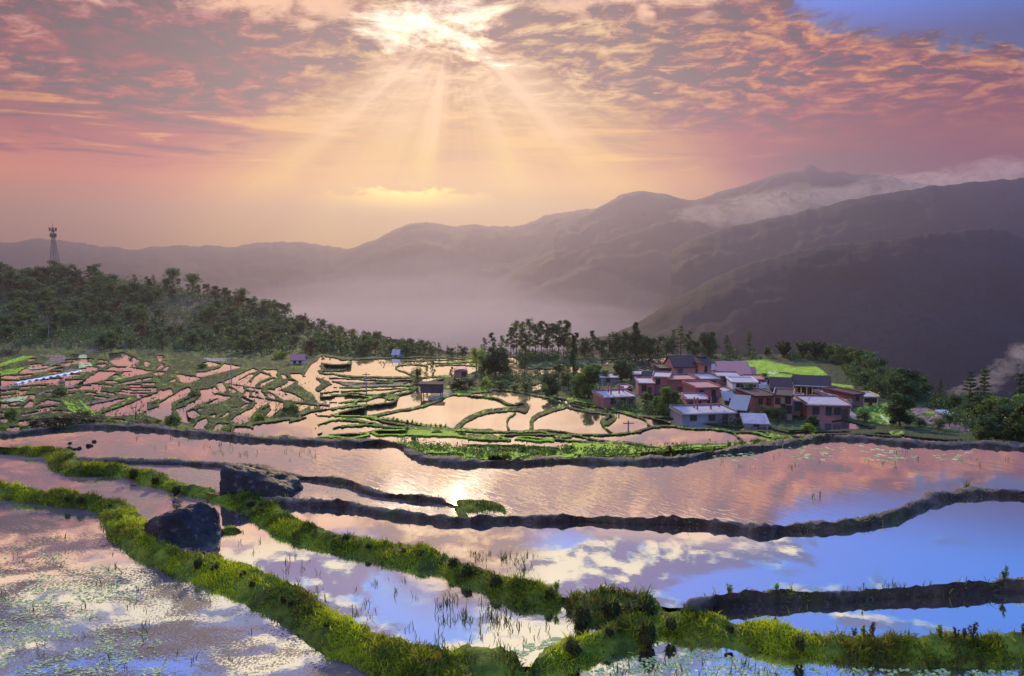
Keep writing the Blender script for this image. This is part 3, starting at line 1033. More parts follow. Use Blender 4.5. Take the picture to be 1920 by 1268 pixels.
# weed and clods breaking up the shallower ponds, and the soft green of the banks
spk = fbm(GX / 2.2, GY / 1.6, 21, 3)
zoneW = fbm(GX / 60, GY / 25, 33, 3)
m = (CLS == WAT) & (GX < 600) & (spk > 0.72) & (zoneW > 0.5)
CLS[m] = MUD
gr = fbm(GX / 9, GY / 4, 41, 4)
CLS[(CLS == 0) & (gr > 0.60) & (GX < 620) & (GY > 655)] = OLIVE
CLS[(CLS == 0) & (gr < 0.42)] = DARK
mm = (CLS == MUD) & (gr > 0.52) & (GX < 1400)
CLS[mm] = GRASS
CLS[(CLS == GRASS) & (fbm(GX / 5, GY / 3, 51, 3) > 0.60)] = BRIGHT
# nothing is water beyond the brow
CLS[(CLS == WAT) & (GY < edge_y(GX) + 2)] = 0

# ------------------------------------------------------------------ ponds: connected pieces of water, each with its own level
wat = CLS == WAT
lab = np.zeros(wat.shape, int)
parent = [0]


def find(i):
    while parent[i] != i:
        parent[i] = parent[parent[i]]
        i = parent[i]
    return i


for r in range(wat.shape[0]):
    row = wat[r].astype(np.int8)
    d_ = np.diff(np.concatenate([[0], row, [0]]))
    for s0, s1 in zip(np.where(d_ == 1)[0], np.where(d_ == -1)[0]):
        up = np.unique(lab[r - 1, s0:s1]) if r else np.array([0])
        up = [find(u) for u in up if u]
        if up:
            k = min(up)
            for u in up:
                parent[u] = k
        else:
            k = len(parent)
            parent.append(k)
        lab[r, s0:s1] = k
roots = np.array([find(i) for i in range(len(parent))])
lab = roots[lab]
ids, cnt = np.unique(lab[lab > 0], return_counts=True)
for i, c in zip(ids, cnt):
    if c < 14:
        CLS[lab == i] = GRASS
        lab[lab == i] = 0
ids = [i for i, c in zip(ids, cnt) if c >= 14]
for _ in range(1):                                              # let the ponds reach the foot of their banks
    grow = (lab == 0) & (GX < 640) & (CLS != MUD) & (GY > 664)
    new = lab.copy()
    for dy, dx in ((0, 1), (0, -1), (1, 0), (-1, 0)):
        sh = np.roll(np.roll(lab, dy, 0), dx, 1)
        m = grow & (new == 0) & (sh > 0)
        new[m] = sh[m]
    lab = new
    CLS[lab > 0] = WAT
GD = ground_D(GX, GY)
SLX, SLZ = ray(GX, GY)
GZ = H + SLZ * GD
LV = np.full(GX.shape, -1e9)
LEVEL = {}
for i in ids:
    mk = lab == i
    LEVEL[i] = float(np.percentile(GZ[mk], 45))
    LV[mk] = LEVEL[i]
mx = LV.copy()
for ax, rad in ((0, 3), (1, 4)):
    base = mx.copy()
    for k in range(1, rad + 1):
        for sgn in (-1, 1):
            sh = np.roll(base, sgn * k, ax)
            mx = np.maximum(mx, sh)
Z = GZ.copy()
land = lab == 0
bank = land & (mx > -1e8)
Z[bank] = np.maximum(mx[bank] + 0.16, GZ[bank] - 0.6)
for _ in range(3):                                              # ease bank tops into the land
    Zs = (np.roll(Z, 1, 0) + np.roll(Z, -1, 0) + np.roll(Z, 1, 1) + np.roll(Z, -1, 1)) / 4
    free = land & ~bank
    free[0] = free[-1] = False
    Z[free] = Zs[free]
Z[land] += ((fbm(GX / 6, GY / 3, 61, 4) - 0.5) * 0.5)[land] * np.where(bank, 0.35, 1.0)[land]
Z[~land] = LV[~land] - 0.6
# colours of the land surface
CC = {0: (0.034, 0.056, 0.016), MUD: (0.036, 0.040, 0.018), GRASS: (0.070, 0.115, 0.015), BRIGHT: (0.24, 0.36, 0.024), SOIL: (0.20, 0.115, 0.125),
      PALE: (0.42, 0.44, 0.24), DARK: (0.022, 0.038, 0.015), DIRT: (0.28, 0.22, 0.20), OLIVE: (0.085, 0.125, 0.016), WAT: (0.05, 0.04, 0.03)}
lut = np.zeros((16, 3))
for k, v in CC.items():
    lut[k] = v
C_in = lut[CLS]

# ------------------------------------------------------------------ one ground sheet: near rows, terrace rows, hill rows, brow, valley
extL, extR = np.arange(-700, -10, 20.0), np.arange(1930, 2621, 20.0)
COLX = np.concatenate([extL, RX, extR])
nl, nr = len(extL), len(extR)
rows_xyz, rows_c = [], []


def add_row(xyz, c):
    rows_xyz.append(xyz)
    rows_c.append(np.broadcast_to(c, (len(COLX), 3)).copy())


for py in [5200, 3600, 2700, 2200, 1850, 1600, 1450, 1350, 1280, 1220, 1160, 1110, 1060, 1020, 985, 955, 930, 910]:
    z = np.interp(py, [905, 1000], [H + float(ray(960, 905)[1]) * 37, -0.9])
    xyz = at_z(COLX, np.full(len(COLX), float(py)), z)
    add_row(xyz, (0.03, 0.032, 0.018))
for r in range(len(RY)):
    py = RY[r]
    zi = np.concatenate([np.zeros(nl), Z[r], np.zeros(nr)])
    gx = np.concatenate([extL, extR])
    gz = at_d(gx, np.full(len(gx), py), ground_D(gx, np.full(len(gx), py)))[:, 2]
    zi[:nl], zi[-nr:] = gz[:nl], gz[nl:]
    sx, sz = ray(COLX, py)
    e = edge_y(COLX)
    D = (zi - H) / sz
    De = ground_D(COLX, np.maximum(e, py))
    k = np.maximum(e - py, 0)                                   # rows past the brow fall away behind it
    past = k > 0
    D = np.where(past, De * (1 + 0.006 * k), D)
    ze = H + ray(COLX, e)[1] * De
    zi = np.where(past, ze - (D - De) * 0.62, zi)
    c = np.vstack([np.full((nl, 3), 0.03), C_in[r], np.full((nr, 3), 0.03)])
    add_row(np.stack([sx * D, D, zi], -1), c)
hillc = fbm(COLX / 30, 0 * COLX, 5, 4)
for py in np.arange(653, 488, -3.0):
    sx, sz = ray(COLX, py)
    e = edge_y(COLX)
    k = np.maximum(e - py, 0)
    past = k > 0
    De = ground_D(COLX, np.maximum(e, 655))
    De = np.where(COLX < 860, ground_D(COLX, np.minimum(np.maximum(e, py), 655)), De)
    yy = np.maximum(e, py)
    D0 = ground_D(COLX, yy)
    D = np.where(past, D0 * (1 + 0.006 * k), D0)
    z = H + ray(COLX, yy)[1] * D0 - np.where(past, (D - D0) * 0.62, 0)
    z = z + np.where(past, 0, (fbm(COLX / 14, np.full(len(COLX), py / 9), 71, 4) - 0.5) * 3.0)
    t = fbm(COLX / 22, np.full(len(COLX), py / 7), 81, 4)[:, None]
    c = np.where(t > 0.52, (0.04, 0.045, 0.022), np.where(t > 0.47, (0.06, 0.095, 0.02), (0.022, 0.038, 0.014)))
    # bare terraces half way up the hill
    bt = np.exp(-((COLX - 345) / 75) ** 2 - ((py - 585) / 26) ** 2)[:, None]
    strip = (np.sin(py * 1.1 + COLX * 0.01) > -0.2)[:, None]
    c = np.where((bt > 0.35) & strip, (0.085, 0.045, 0.048), c)
    add_row(np.stack([sx * D, D, z], -1), c)
last = rows_xyz[-1]
for f, zz in ((1.25, -130), (1.7, -210), (2.5, -270), (4.5, -300), (10, -300), (16, -300)):
    D = last[:, 1] * f
    D = np.minimum(D, 7600 + 0 * D)
    xyz = np.stack([last[:, 0] / last[:, 1] * D, D, np.minimum(last[:, 2] - 40, zz + 0 * D)], -1)
    add_row(xyz, (0.03, 0.035, 0.02))
V = np.array(rows_xyz)
Cc = np.array(rows_c)
nr_, nc_ = V.shape[:2]
idx = np.arange(nr_ * nc_).reshape(nr_, nc_)
F = np.stack([idx[:-1, :-1], idx[:-1, 1:], idx[1:, 1:], idx[1:, :-1]], -1).reshape(-1, 4)
gme = npmesh('ground', V.reshape(-1, 3), F, {'soil': Cc.reshape(-1, 3)})
g_o = tag(obj('ground', gme, M['ground']), 'green and muddy terraced hillside with earth banks between the flooded paddies, falling to the valley', None, None, 'structure')

# water of each pond as a level sheet reaching a little under its banks
NEARROWS = 18
wet_n = 0
order = sorted(ids, key=lambda i: -int((lab == i).sum()))
for i in order:
    mk = lab == i
    dil = mk.copy()
    for _ in range(2):
        e_ = dil.copy()
        e_[1:] |= dil[:-1]; e_[:-1] |= dil[1:]; e_[:, 1:] |= dil[:, :-1]; e_[:, :-1] |= dil[:, 1:]
        dil = e_
    rr, cc = np.where(mk)
    r0, r1, c0, c1 = max(rr.min() - 3, 0), rr.max() + 4, max(cc.min() - 3, 0), cc.max() + 4
    sub = dil[r0:r1, c0:c1]
    q = sub[:-1, :-1] & sub[:-1, 1:] & sub[1:, 1:] & sub[1:, :-1]
    if not q.any():
        continue
    xyz = at_z(GX[r0:r1, c0:c1], GY[r0:r1, c0:c1], LEVEL[i])
    vi = -np.ones(sub.shape, int)
    use = np.zeros(sub.shape, bool)
    use[:-1, :-1] |= q; use[:-1, 1:] |= q; use[1:, 1:] |= q; use[1:, :-1] |= q
    vi[use] = np.arange(use.sum())
    fa = np.stack([vi[:-1, :-1][q], vi[:-1, 1:][q], vi[1:, 1:][q], vi[1:, :-1][q]], -1)
    me = npmesh('paddy_water', xyz[use], fa)
    tag(obj('paddy_water', me, M['water_mid']), 'flooded terrace pool mirroring the sky below the near paddies', None, 'flooded paddies on the lower terraces', 'structure')
    wet_n += 1
print('ponds', wet_n, 'tall:', [(int(GX[lab == i].mean()), int(GY[lab == i].mean()), int(np.ptp(GY[lab == i]))) for i in ids if np.ptp(GY[lab == i]) > 40])
# ------------------------------------------------------------------ the near paddies: level sheets of water
Z1, Z5, Z2, Z6, Z3, ZC, Z4 = 0.0, 0.02, 0.14, 0.16, 0.28, 0.34, 0.42


def pond(label, z, mat, pts, **kw):
    P = np.array(pts, float).reshape(-1, 2)
    xyz = at_z(P[:, 0], P[:, 1], z)
    bm = bmesh.new()
    vs = [bm.verts.new(p) for p in xyz]
    f = bm.faces.new(vs)
    if f.normal.z < 0:
        f.normal_flip()
    bmesh.ops.recalc_face_normals(bm, faces=[f])
    f.normal_update()
    if f.normal.z < 0:
        f.normal_flip()
    bmesh.ops.triangulate(bm, faces=[f])
    return tag(obj('paddy_water', bm, mat), label, None, None, 'structure')


pond('weedy water of the lowest near paddy with brown duckweed drifting over sky reflections', Z1, M['water_weedy'],
     [-260, 925, 0, 922, 60, 932, 130, 940, 190, 955, 225, 985, 250, 1010, 300, 1045, 370, 1068, 440, 1095, 500, 1130, 565, 1162, 630, 1200, 700, 1235, 800, 1275, 900, 1330, 960, 1480, -400, 1480])
pond('brown weedy water between the two curving grass banks, left of the dark boulders', Z2, M['water_brown'],
     [-260, 845, 0, 846, 60, 849, 92, 862, 112, 882, 180, 884, 260, 892, 308, 912, 360, 925, 388, 931, 405, 935, 380, 1000, 350, 1040, 330, 1035, 270, 985, 236, 952, 190, 940, 120, 930, 60, 922, 0, 908, -260, 900])
pond('still water right of the near boulder mirroring cream clouds', Z2, M['water_calm'],
     [405, 935, 440, 950, 480, 970, 520, 998, 560, 1012, 640, 1032, 724, 1050, 792, 1066, 842, 1082, 896, 1100, 944, 1118, 994, 1132, 1040, 1130, 1100, 1140, 1140, 1150, 1150, 1180, 1110, 1198, 1050, 1215, 1000, 1250, 960, 1250, 900, 1235, 829, 1228, 745, 1215, 665, 1190, 600, 1160, 545, 1120, 480, 1090, 400, 1060, 350, 1040, 380, 1000])
pond('blue water at the lower right corner with pale floating leaves', Z5, M['water_calm'],
     [985, 1252, 1020, 1240, 1062, 1240, 1113, 1228, 1163, 1215, 1214, 1200, 1280, 1185, 1364, 1195, 1415, 1205, 1482, 1215, 1550, 1225, 1651, 1232, 1786, 1235, 2200, 1230, 2300, 1480, 900, 1480])
pond('narrow blue strip of water below the straight mud bank at right', Z6, M['water_calm'],
     [1340, 1140, 1400, 1130, 1449, 1130, 1567, 1125, 1685, 1120, 1786, 1115, 2200, 1100, 2200, 1215, 1753, 1212, 1584, 1206, 1516, 1200, 1449, 1185, 1381, 1175, 1345, 1160])
pond('broad blue paddy below the winding mud bank, mirroring white clouds', Z3, M['water_calm'],
     [500, 946, 558, 946, 640, 953, 708, 960, 775, 972, 843, 980, 893, 982, 978, 978, 1062, 978, 1146, 982, 1280, 986, 1347, 988, 1398, 992, 1499, 995, 1567, 994, 1634, 985, 1685, 975, 1753, 945, 1800, 932, 1871, 928, 2300, 935,
      2300, 1100, 1920, 1100, 1753, 1108, 1567, 1118, 1398, 1125, 1331, 1132, 1290, 1140, 1255, 1140, 1160, 1122, 1065, 1122, 1005, 1110, 964, 1098, 927, 1086, 876, 1070, 809, 1046, 758, 1034, 690, 1024, 593, 1008, 540, 985, 500, 960])
pond('thin strip of brown water between the grass bank and the mud bank beside the far boulder', ZC, M['water_brown'],
     [180, 872, 231, 866, 346, 866, 420, 872, 520, 882, 640, 905, 741, 932, 829, 946, 900, 955, 960, 962, 893, 975, 826, 970, 758, 962, 640, 946, 500, 940, 440, 935, 330, 912, 280, 895, 220, 880])
pond('largest near paddy with wind ripples mirroring the sunlit clouds', Z4, M['water_ripple'],
     [-400, 812, 0, 813, 77, 807, 154, 800, 231, 797, 308, 803, 404, 813, 500, 821, 640, 826, 740, 834, 790, 852, 840, 863, 907, 869, 973, 871, 1107, 866, 1280, 859, 1380, 850, 1480, 837, 1530, 826, 1597, 820, 1713, 829, 1847, 832, 1920, 836, 2500, 850,
      2500, 950, 2100, 936, 1920, 925, 1871, 922, 1803, 925, 1753, 933, 1719, 947, 1685, 962, 1634, 974, 1567, 983, 1499, 986, 1442, 989, 1364, 982, 1280, 976, 1197, 974, 1129, 971, 1045, 969, 961, 969, 880, 972,
      868, 952, 822, 937, 775, 933, 724, 927, 674, 913, 640, 902, 558, 894, 500, 884, 443, 874, 393, 869, 308, 865, 192, 863, 139, 861, 112, 846, 58, 842, 0, 838, -400, 836])


# ------------------------------------------------------------------ earth banks
def blades(name, parent, P, N, n, h, wdt, tone, seed, lean=0.45, droop=0.5):
    """n grass blades rooted on a (rows, cols, 3) surface patch P with normals N"""
    g = np.random.default_rng(seed)
    A, B = P[:-1, :-1].reshape(-1, 3), P[:-1, 1:].reshape(-1, 3)
    C_, D_ = P[1:, 1:].reshape(-1, 3), P[1:, :-1].reshape(-1, 3)
    area = np.linalg.norm(np.cross(C_ - A, D_ - B), axis=1) / 2
    k = g.choice(len(A), n, p=area / area.sum())
    u, v = g.random(n)[:, None], g.random(n)[:, None]
    root = (A[k] * (1 - u) + B[k] * u) * (1 - v) + (D_[k] * (1 - u) + C_[k] * u) * v
    dens = fbm(root[:, 0] * 1.4, root[:, 1] * 1.4 + root[:, 2], seed, 4)
    keep = g.random(n) < np.clip((dens - 0.36) * 5.0, 0.05, 1)
    root, dens = root[keep], dens[keep]
    n = len(root)
    nn = N.reshape(-1, 3)[k][keep] if N.shape[0] == P.shape[0] - 1 else np.tile([0, 0, 1.0], (n, 1))
    up = nn * 0.35 + np.array([0, 0, 0.75])
    d = g.normal(size=(n, 3)) * lean
    up = up + d
    up /= np.linalg.norm(up, axis=1, keepdims=True)
    side = np.cross(up, g.normal(size=(n, 3)))
    side /= np.linalg.norm(side, axis=1, keepdims=True) + 1e-6
    tuft = fbm(root[:, 0] * 2.6 + 3, root[:, 1] * 2.6, seed + 11, 3)
    hh = (h * (0.35 + 0.9 * g.random(n)) * (0.35 + 2.6 * np.clip(tuft - 0.3, 0, 1) ** 1.3 + 0.5 * dens))[:, None]
    ww = (wdt * (0.7 + 0.6 * g.random(n)))[:, None]
    bend = np.stack([d[:, 0], d[:, 1], -0.35 * np.ones(n)], -1) * droop
    m_ = root + up * hh * 0.55
    t_ = root + up * hh + bend * hh * 0.7
    co = np.stack([root - side * ww, root + side * ww, m_ + side * ww * 0.8, m_ - side * ww * 0.8, t_], 1).reshape(-1, 3)
    o = np.arange(n)[:, None] * 5
    f = np.concatenate([o + [0, 1, 2], o + [0, 2, 3], o + [3, 2, 4]])
    mix_ = fbm(root[:, 0] * 0.9, root[:, 1] * 0.9, seed + 5, 4)
    mix_ = np.clip((mix_ - 0.34) * 3.2 + g.normal(size=n) * 0.22, 0, 1)[:, None]
    lo, hi, dry = np.array(tone[0]), np.array(tone[1]), np.array((0.16, 0.12, 0.04))
    c = lo + (hi - lo) * mix_
    c = np.where(g.random(n)[:, None] < 0.04 + 0.35 * (fbm(root[:, 0] * 0.8 + 9, root[:, 1] * 0.8, seed + 21, 4) > 0.58)[:, None], dry * (0.5 + 0.8 * g.random(n)[:, None]), c)
    c = np.repeat(c, 5, 0)
    me = npmesh(name, co, f, {'tint': c})
    me.materials.append(M['blade'])
    ob = bpy.data.objects.new(name, me)
    COL.objects.link(ob)
    ob.parent = parent
    ob['kind'] = 'stuff'
    return ob


TONE_B = ((0.045, 0.07, 0.006), (0.36, 0.41, 0.018))
TONE_G = ((0.035, 0.055, 0.006), (0.28, 0.34, 0.018))
BANKS = {}


def bank(label, z_far, z_near, crest, pairs, mat, grass=0, tone=TONE_G, h=0.16, rough=0.10, seed=1, back=0.45, skirt=0.35, step=0.11, round_=1.0, face=None):
    P = np.array(pairs, float).reshape(-1, 4)
    f_ = face or (0.60 if mat == 'mud' else 0.95)               # the lower part of the dark band is its mirror image
    P[:, 2:] = P[:, :2] + (P[:, 2:] - P[:, :2]) * f_
    T = at_z(P[:, 0], P[:, 1], z_far + crest)
    B = at_z(P[:, 2], P[:, 3], z_near)
    L = np.linalg.norm(np.diff(T, axis=0), axis=1).sum()
    n = int(L / step)
    both = spline(np.hstack([T, B]), n)
    T, B = both[:, :3], both[:, 3:]
    T[:, 2], B[:, 2] = z_far + crest, z_near
    dirn = (T - B) * (1, 1, 0)
    # keep the far side pointing away from the lower paddy
    w = np.linalg.norm(dirn, axis=1, keepdims=True)
    dirn = dirn / np.maximum(w, 0.05)
    for _ in range(6):
        dirn[1:-1] = (dirn[:-2] + dirn[1:-1] * 2 + dirn[2:]) / 4
    # slumps: the foot of the bank wanders in and out
    sl = (fbm(T[:, 0] * 0.55, T[:, 1] * 0.55, seed + 31, 4, 0.6) - 0.5)
    B = B - dirn * (sl * 2.2 * rough)[:, None]
    rows = []
    K = 9
    rows.append(B - dirn * 0.10 - (0, 0, skirt))
    for s in np.linspace(0, 1, K):
        q = B + (T - B) * s
        ease = math.sin(s * math.pi / 2) ** (0.8 if round_ else 1)
        q = q.copy()
        q[:, 2] = z_near - 0.05 + (z_far + crest - z_near + 0.05) * ease
        rows.append(q)
    rows.append(T + dirn * back * 0.35 - (0, 0, 0.02))
    rows.append(T + dirn * back * 0.8 - (0, 0, crest * 0.7))
    rows.append(T + dirn * back * 1.15 - (0, 0, crest + skirt))
    G_ = np.array(rows)
    # lumps
    x, y = G_[..., 0], G_[..., 1]
    nz = (fbm(x * 1.1, y * 1.1, seed, 5, 0.6) - 0.5) * 2
    nz2 = (fbm(x * 4.5, y * 4.5 + G_[..., 2] * 3, seed + 3, 3) - 0.5) * 2
    wgt = np.ones(G_.shape[:2])
    wgt[0] = wgt[-1] = 0.2
    G_[..., 2] += (nz * rough * 1.3 + nz2 * rough * 0.7) * wgt
    G_[..., :2] += ((nz2 * rough * 0.6) * wgt)[..., None] * dirn[None, :, :2]
    # round the two ends down into the water
    endw = np.clip(np.minimum(np.arange(n), np.arange(n)[::-1]) * step / 0.5, 0, 1)
    ext = np.sin(endw * math.pi / 2)
    G_[..., 2] = (z_near - skirt) + (G_[..., 2] - z_near + skirt) * (0.25 + 0.75 * ext)
    k, m_ = G_.shape[:2]
    idx = np.arange(k * m_).reshape(k, m_)
    F = np.stack([idx[:-1, :-1], idx[1:, :-1], idx[1:, 1:], idx[:-1, 1:]], -1).reshape(-1, 4)
    org = G_.reshape(-1, 3).mean(0)
    org[2] = z_near
    me = npmesh('earth_bank', G_.reshape(-1, 3) - org, F)
    bm = bmesh.new(); bm.from_mesh(me); bmesh.ops.recalc_face_normals(bm, faces=bm.faces); bm.to_mesh(me); bm.free()
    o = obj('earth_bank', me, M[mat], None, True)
    o.location = org
    tag(o, label, 'earth bank', 'banks between the near paddies')
    if grass:
        sub = G_[1:11] - org
        e1, e2 = sub[1:, :-1] - sub[:-1, :-1], sub[:-1, 1:] - sub[:-1, :-1]
        nn = np.cross(e2, e1)
        nn *= np.sign(nn[..., 2:3] + 1e-9)
        nn /= np.linalg.norm(nn, axis=2, keepdims=True) + 1e-9
        area = np.linalg.norm(np.cross(e1, e2), axis=2).sum()
        blades('grass', o, sub, nn, int(area * grass), h, 0.011, tone, seed)
    return o, G_


bank('broad mossy green bank curving from the left edge past the near boulder to the bottom', Z2, Z1, 0.22, [
    -120, 893, -120, 930, -20, 903, -20, 938, 60, 918, 60, 945, 130, 925, 130, 955, 195, 935, 185, 968, 243, 950, 196, 1000, 272, 990, 214, 1028, 318, 1030, 265, 1058,
    400, 1045, 335, 1086, 480, 1075, 400, 1112, 545, 1102, 460, 1142, 600, 1138, 525, 1182, 665, 1178, 590, 1220, 745, 1207, 650, 1256, 815, 1222, 715, 1300, 860, 1260, 790, 1350, 890, 1320, 850, 1400],
    'turf', 760, TONE_B, 0.16, 0.15, 1)
bank('rounded green hump of grass at the bottom centre where two banks meet', Z2, Z1, 0.25, [
    820, 1224, 800, 1310, 842, 1222, 842, 1310, 872, 1214, 872, 1312, 905, 1213, 905, 1312, 945, 1222, 945, 1305, 975, 1240, 975, 1295, 990, 1252, 992, 1275], 'turf', 700, TONE_G, 0.18, 0.10, 2)
bank('grass bank topped with muddy clods running diagonally behind the near boulder', Z3, Z2, 0.16, [
    -120, 828, -120, 850, 0, 834, 0, 853, 58, 840, 46, 857, 108, 842, 84, 862, 134, 852, 92, 882, 150, 868, 114, 893, 176, 872, 162, 896, 215, 870, 214, 896, 250, 878, 248, 903, 292, 890, 277, 915, 331, 905, 308, 922, 369, 913, 339, 929,
    416, 918, 385, 940, 462, 928, 423, 951, 496, 942, 454, 966, 520, 953, 485, 988, 547, 972, 510, 1004, 593, 995, 558, 1020, 645, 1004, 639, 1042, 690, 1013, 690, 1054, 758, 1023, 740, 1068, 809, 1035, 792, 1080,
    849, 1047, 842, 1093, 876, 1060, 880, 1108, 927, 1077, 920, 1122, 964, 1089, 955, 1136, 1005, 1099, 1000, 1146, 1038, 1106, 1035, 1147, 1065, 1114, 1062, 1140], 'turf', 760, TONE_G, 0.16, 0.14, 3)
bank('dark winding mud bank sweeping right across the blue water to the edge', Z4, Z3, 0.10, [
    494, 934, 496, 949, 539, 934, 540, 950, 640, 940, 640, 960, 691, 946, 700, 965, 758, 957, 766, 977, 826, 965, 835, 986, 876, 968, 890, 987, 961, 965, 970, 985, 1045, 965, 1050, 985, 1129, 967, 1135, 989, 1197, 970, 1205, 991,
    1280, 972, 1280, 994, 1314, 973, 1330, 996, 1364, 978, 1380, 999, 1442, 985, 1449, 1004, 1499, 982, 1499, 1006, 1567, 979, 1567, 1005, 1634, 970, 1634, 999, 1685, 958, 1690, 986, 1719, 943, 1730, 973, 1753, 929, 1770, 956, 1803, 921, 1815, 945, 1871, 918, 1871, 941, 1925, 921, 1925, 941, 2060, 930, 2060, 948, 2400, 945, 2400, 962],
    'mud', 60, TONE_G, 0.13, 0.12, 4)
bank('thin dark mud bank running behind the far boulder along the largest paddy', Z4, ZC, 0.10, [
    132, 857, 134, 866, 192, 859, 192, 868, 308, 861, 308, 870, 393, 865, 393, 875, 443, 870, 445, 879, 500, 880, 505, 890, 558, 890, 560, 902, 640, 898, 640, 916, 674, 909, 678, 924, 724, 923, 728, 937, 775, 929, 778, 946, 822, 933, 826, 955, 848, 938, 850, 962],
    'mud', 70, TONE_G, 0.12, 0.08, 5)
bank('short grassy spur where the thin mud bank meets the winding one', Z4, ZC, 0.06, [
    838, 940, 840, 962, 855, 941, 860, 972, 880, 941, 884, 974, 908, 941, 910, 973, 935, 948, 936, 972, 958, 963, 958, 974], 'turf', 420, ((0.03, 0.042, 0.006), (0.12, 0.15, 0.014)), 0.09, 0.05, 6, face=1.0)
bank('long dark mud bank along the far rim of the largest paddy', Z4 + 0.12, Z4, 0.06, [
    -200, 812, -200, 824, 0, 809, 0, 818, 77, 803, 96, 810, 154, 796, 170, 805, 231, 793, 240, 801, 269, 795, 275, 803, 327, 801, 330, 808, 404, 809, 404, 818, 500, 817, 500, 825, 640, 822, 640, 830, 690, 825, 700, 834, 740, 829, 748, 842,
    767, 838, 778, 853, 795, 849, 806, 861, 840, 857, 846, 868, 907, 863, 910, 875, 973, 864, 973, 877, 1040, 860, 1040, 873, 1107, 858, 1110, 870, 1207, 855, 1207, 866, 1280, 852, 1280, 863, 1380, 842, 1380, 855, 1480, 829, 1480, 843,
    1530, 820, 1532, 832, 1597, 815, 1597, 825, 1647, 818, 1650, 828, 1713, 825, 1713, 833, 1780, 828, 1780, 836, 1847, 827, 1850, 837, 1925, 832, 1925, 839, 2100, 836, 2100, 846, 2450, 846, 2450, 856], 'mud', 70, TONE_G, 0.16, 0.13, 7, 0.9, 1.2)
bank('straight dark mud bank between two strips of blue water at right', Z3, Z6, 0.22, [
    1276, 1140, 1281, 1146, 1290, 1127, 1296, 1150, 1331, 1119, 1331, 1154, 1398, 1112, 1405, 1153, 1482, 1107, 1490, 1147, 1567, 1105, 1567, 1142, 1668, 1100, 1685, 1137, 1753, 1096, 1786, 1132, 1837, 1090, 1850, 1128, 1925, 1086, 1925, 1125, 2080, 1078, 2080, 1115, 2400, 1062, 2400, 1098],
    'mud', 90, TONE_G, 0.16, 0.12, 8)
bank('bright green grass bank along the bottom right with clods on its crest', Z6, Z5, 0.20, [
    984, 1247, 984, 1258, 1011, 1228, 1013, 1263, 1045, 1211, 1062, 1257, 1080, 1200, 1113, 1245, 1113, 1192, 1163, 1233, 1150, 1180, 1214, 1215, 1180, 1156, 1250, 1207, 1225, 1146, 1280, 1204, 1280, 1148, 1330, 1210, 1331, 1154, 1370, 1217, 1381, 1164, 1415, 1225,
    1449, 1172, 1482, 1233, 1516, 1186, 1550, 1243, 1584, 1193, 1610, 1248, 1668, 1198, 1690, 1251, 1753, 1198, 1786, 1253, 1925, 1193, 1930, 1250, 2080, 1188, 2090, 1245, 2400, 1180, 2410, 1235], 'turf', 780, TONE_B, 0.18, 0.15, 9)
bank('dark weedy hump of earth joining the diagonal grass bank to the bright one', Z3, Z2, 0.18, [
    1050, 1116, 1062, 1150, 1080, 1110, 1085, 1168, 1110, 1108, 1112, 1182, 1150, 1109, 1152, 1180, 1190, 1114, 1185, 1165, 1225, 1121, 1225, 1152, 1255, 1132, 1258, 1146], 'turf', 420, ((0.018, 0.028, 0.006), (0.10, 0.13, 0.014)), 0.2, 0.12, 10)
bank('tiny grass tongue poking into the water right of the near boulder', Z2 + 0.05, Z2, 0.12, [
    396, 992, 396, 1004, 415, 989, 415, 1003, 440, 987, 440, 999, 460, 990, 460, 994], 'turf', 500, TONE_G, 0.13, 0.05, 12, 0.3, 0.2)


# ------------------------------------------------------------------ boulders
def boulder(label, px, py, z, w, d, h, rz, cuts, seed):
    bm = bmesh.new()
    bmesh.ops.create_icosphere(bm, subdivisions=5, radius=1.0)
    co = np.array([v.co[:] for v in bm.verts])
    for (a, b, c_, off) in cuts:
        n = np.array((a, b, c_), float)
        n /= np.linalg.norm(n)
        dd = co @ n - off
        co = co - np.where(dd > 0, dd * 0.93, 0)[:, None] * n
    r = co / np.linalg.norm(co, axis=1, keepdims=True)
    nz = fbm(r[:, 0] * 2.2 + r[:, 2] * 1.3 + 9, r[:, 1] * 2.2 - r[:, 2] + 3, seed, 6, 0.6) - 0.5
    rid = np.abs(fbm(r[:, 0] * 3 - r[:, 2] * 2, r[:, 1] * 3 + r[:, 2] * 2.5, seed + 9, 4) - 0.5)
    co = co * (1 + nz * 0.34 - rid * 0.22)[:, None]
    co = co * (w / 2, d / 2, h)
    for v, c_ in zip(bm.verts, co):
        v.co = c_
    o = obj('boulder', bm, M['rock'], None, True)
    p = at_z(px, py, z)
    o.location = (p[0], p[1] + d * 0.42, z - 0.15)
    o.rotation_euler = (0, 0, rz)
    return tag(o, label, 'boulder', 'boulders among the banks')


boulder('large dark angular boulder with pale lichen beside the broad green bank', 318, 1034, Z2, 3.0, 2.1, 1.75, 0.12,
        [(0.1, -1, 0.65, 0.56), (0.55, -0.3, 0.75, 0.60), (-0.35, 0.1, 1, 0.66), (1, 0.2, 0.25, 0.80), (-0.9, -0.5, 0.5, 0.66), (-0.4, -1, 0.2, 0.74)], 5)
boulder('long flat-topped grey boulder sloping down to the right among the mud banks', 468, 936, ZC, 3.75, 2.2, 1.55, -0.12,
        [(0.35, -0.1, 1, 0.52), (0.1, -1, 0.45, 0.55), (-1, -0.3, 0.1, 0.78), (0.9, 0, 0.3, 0.82)], 8)

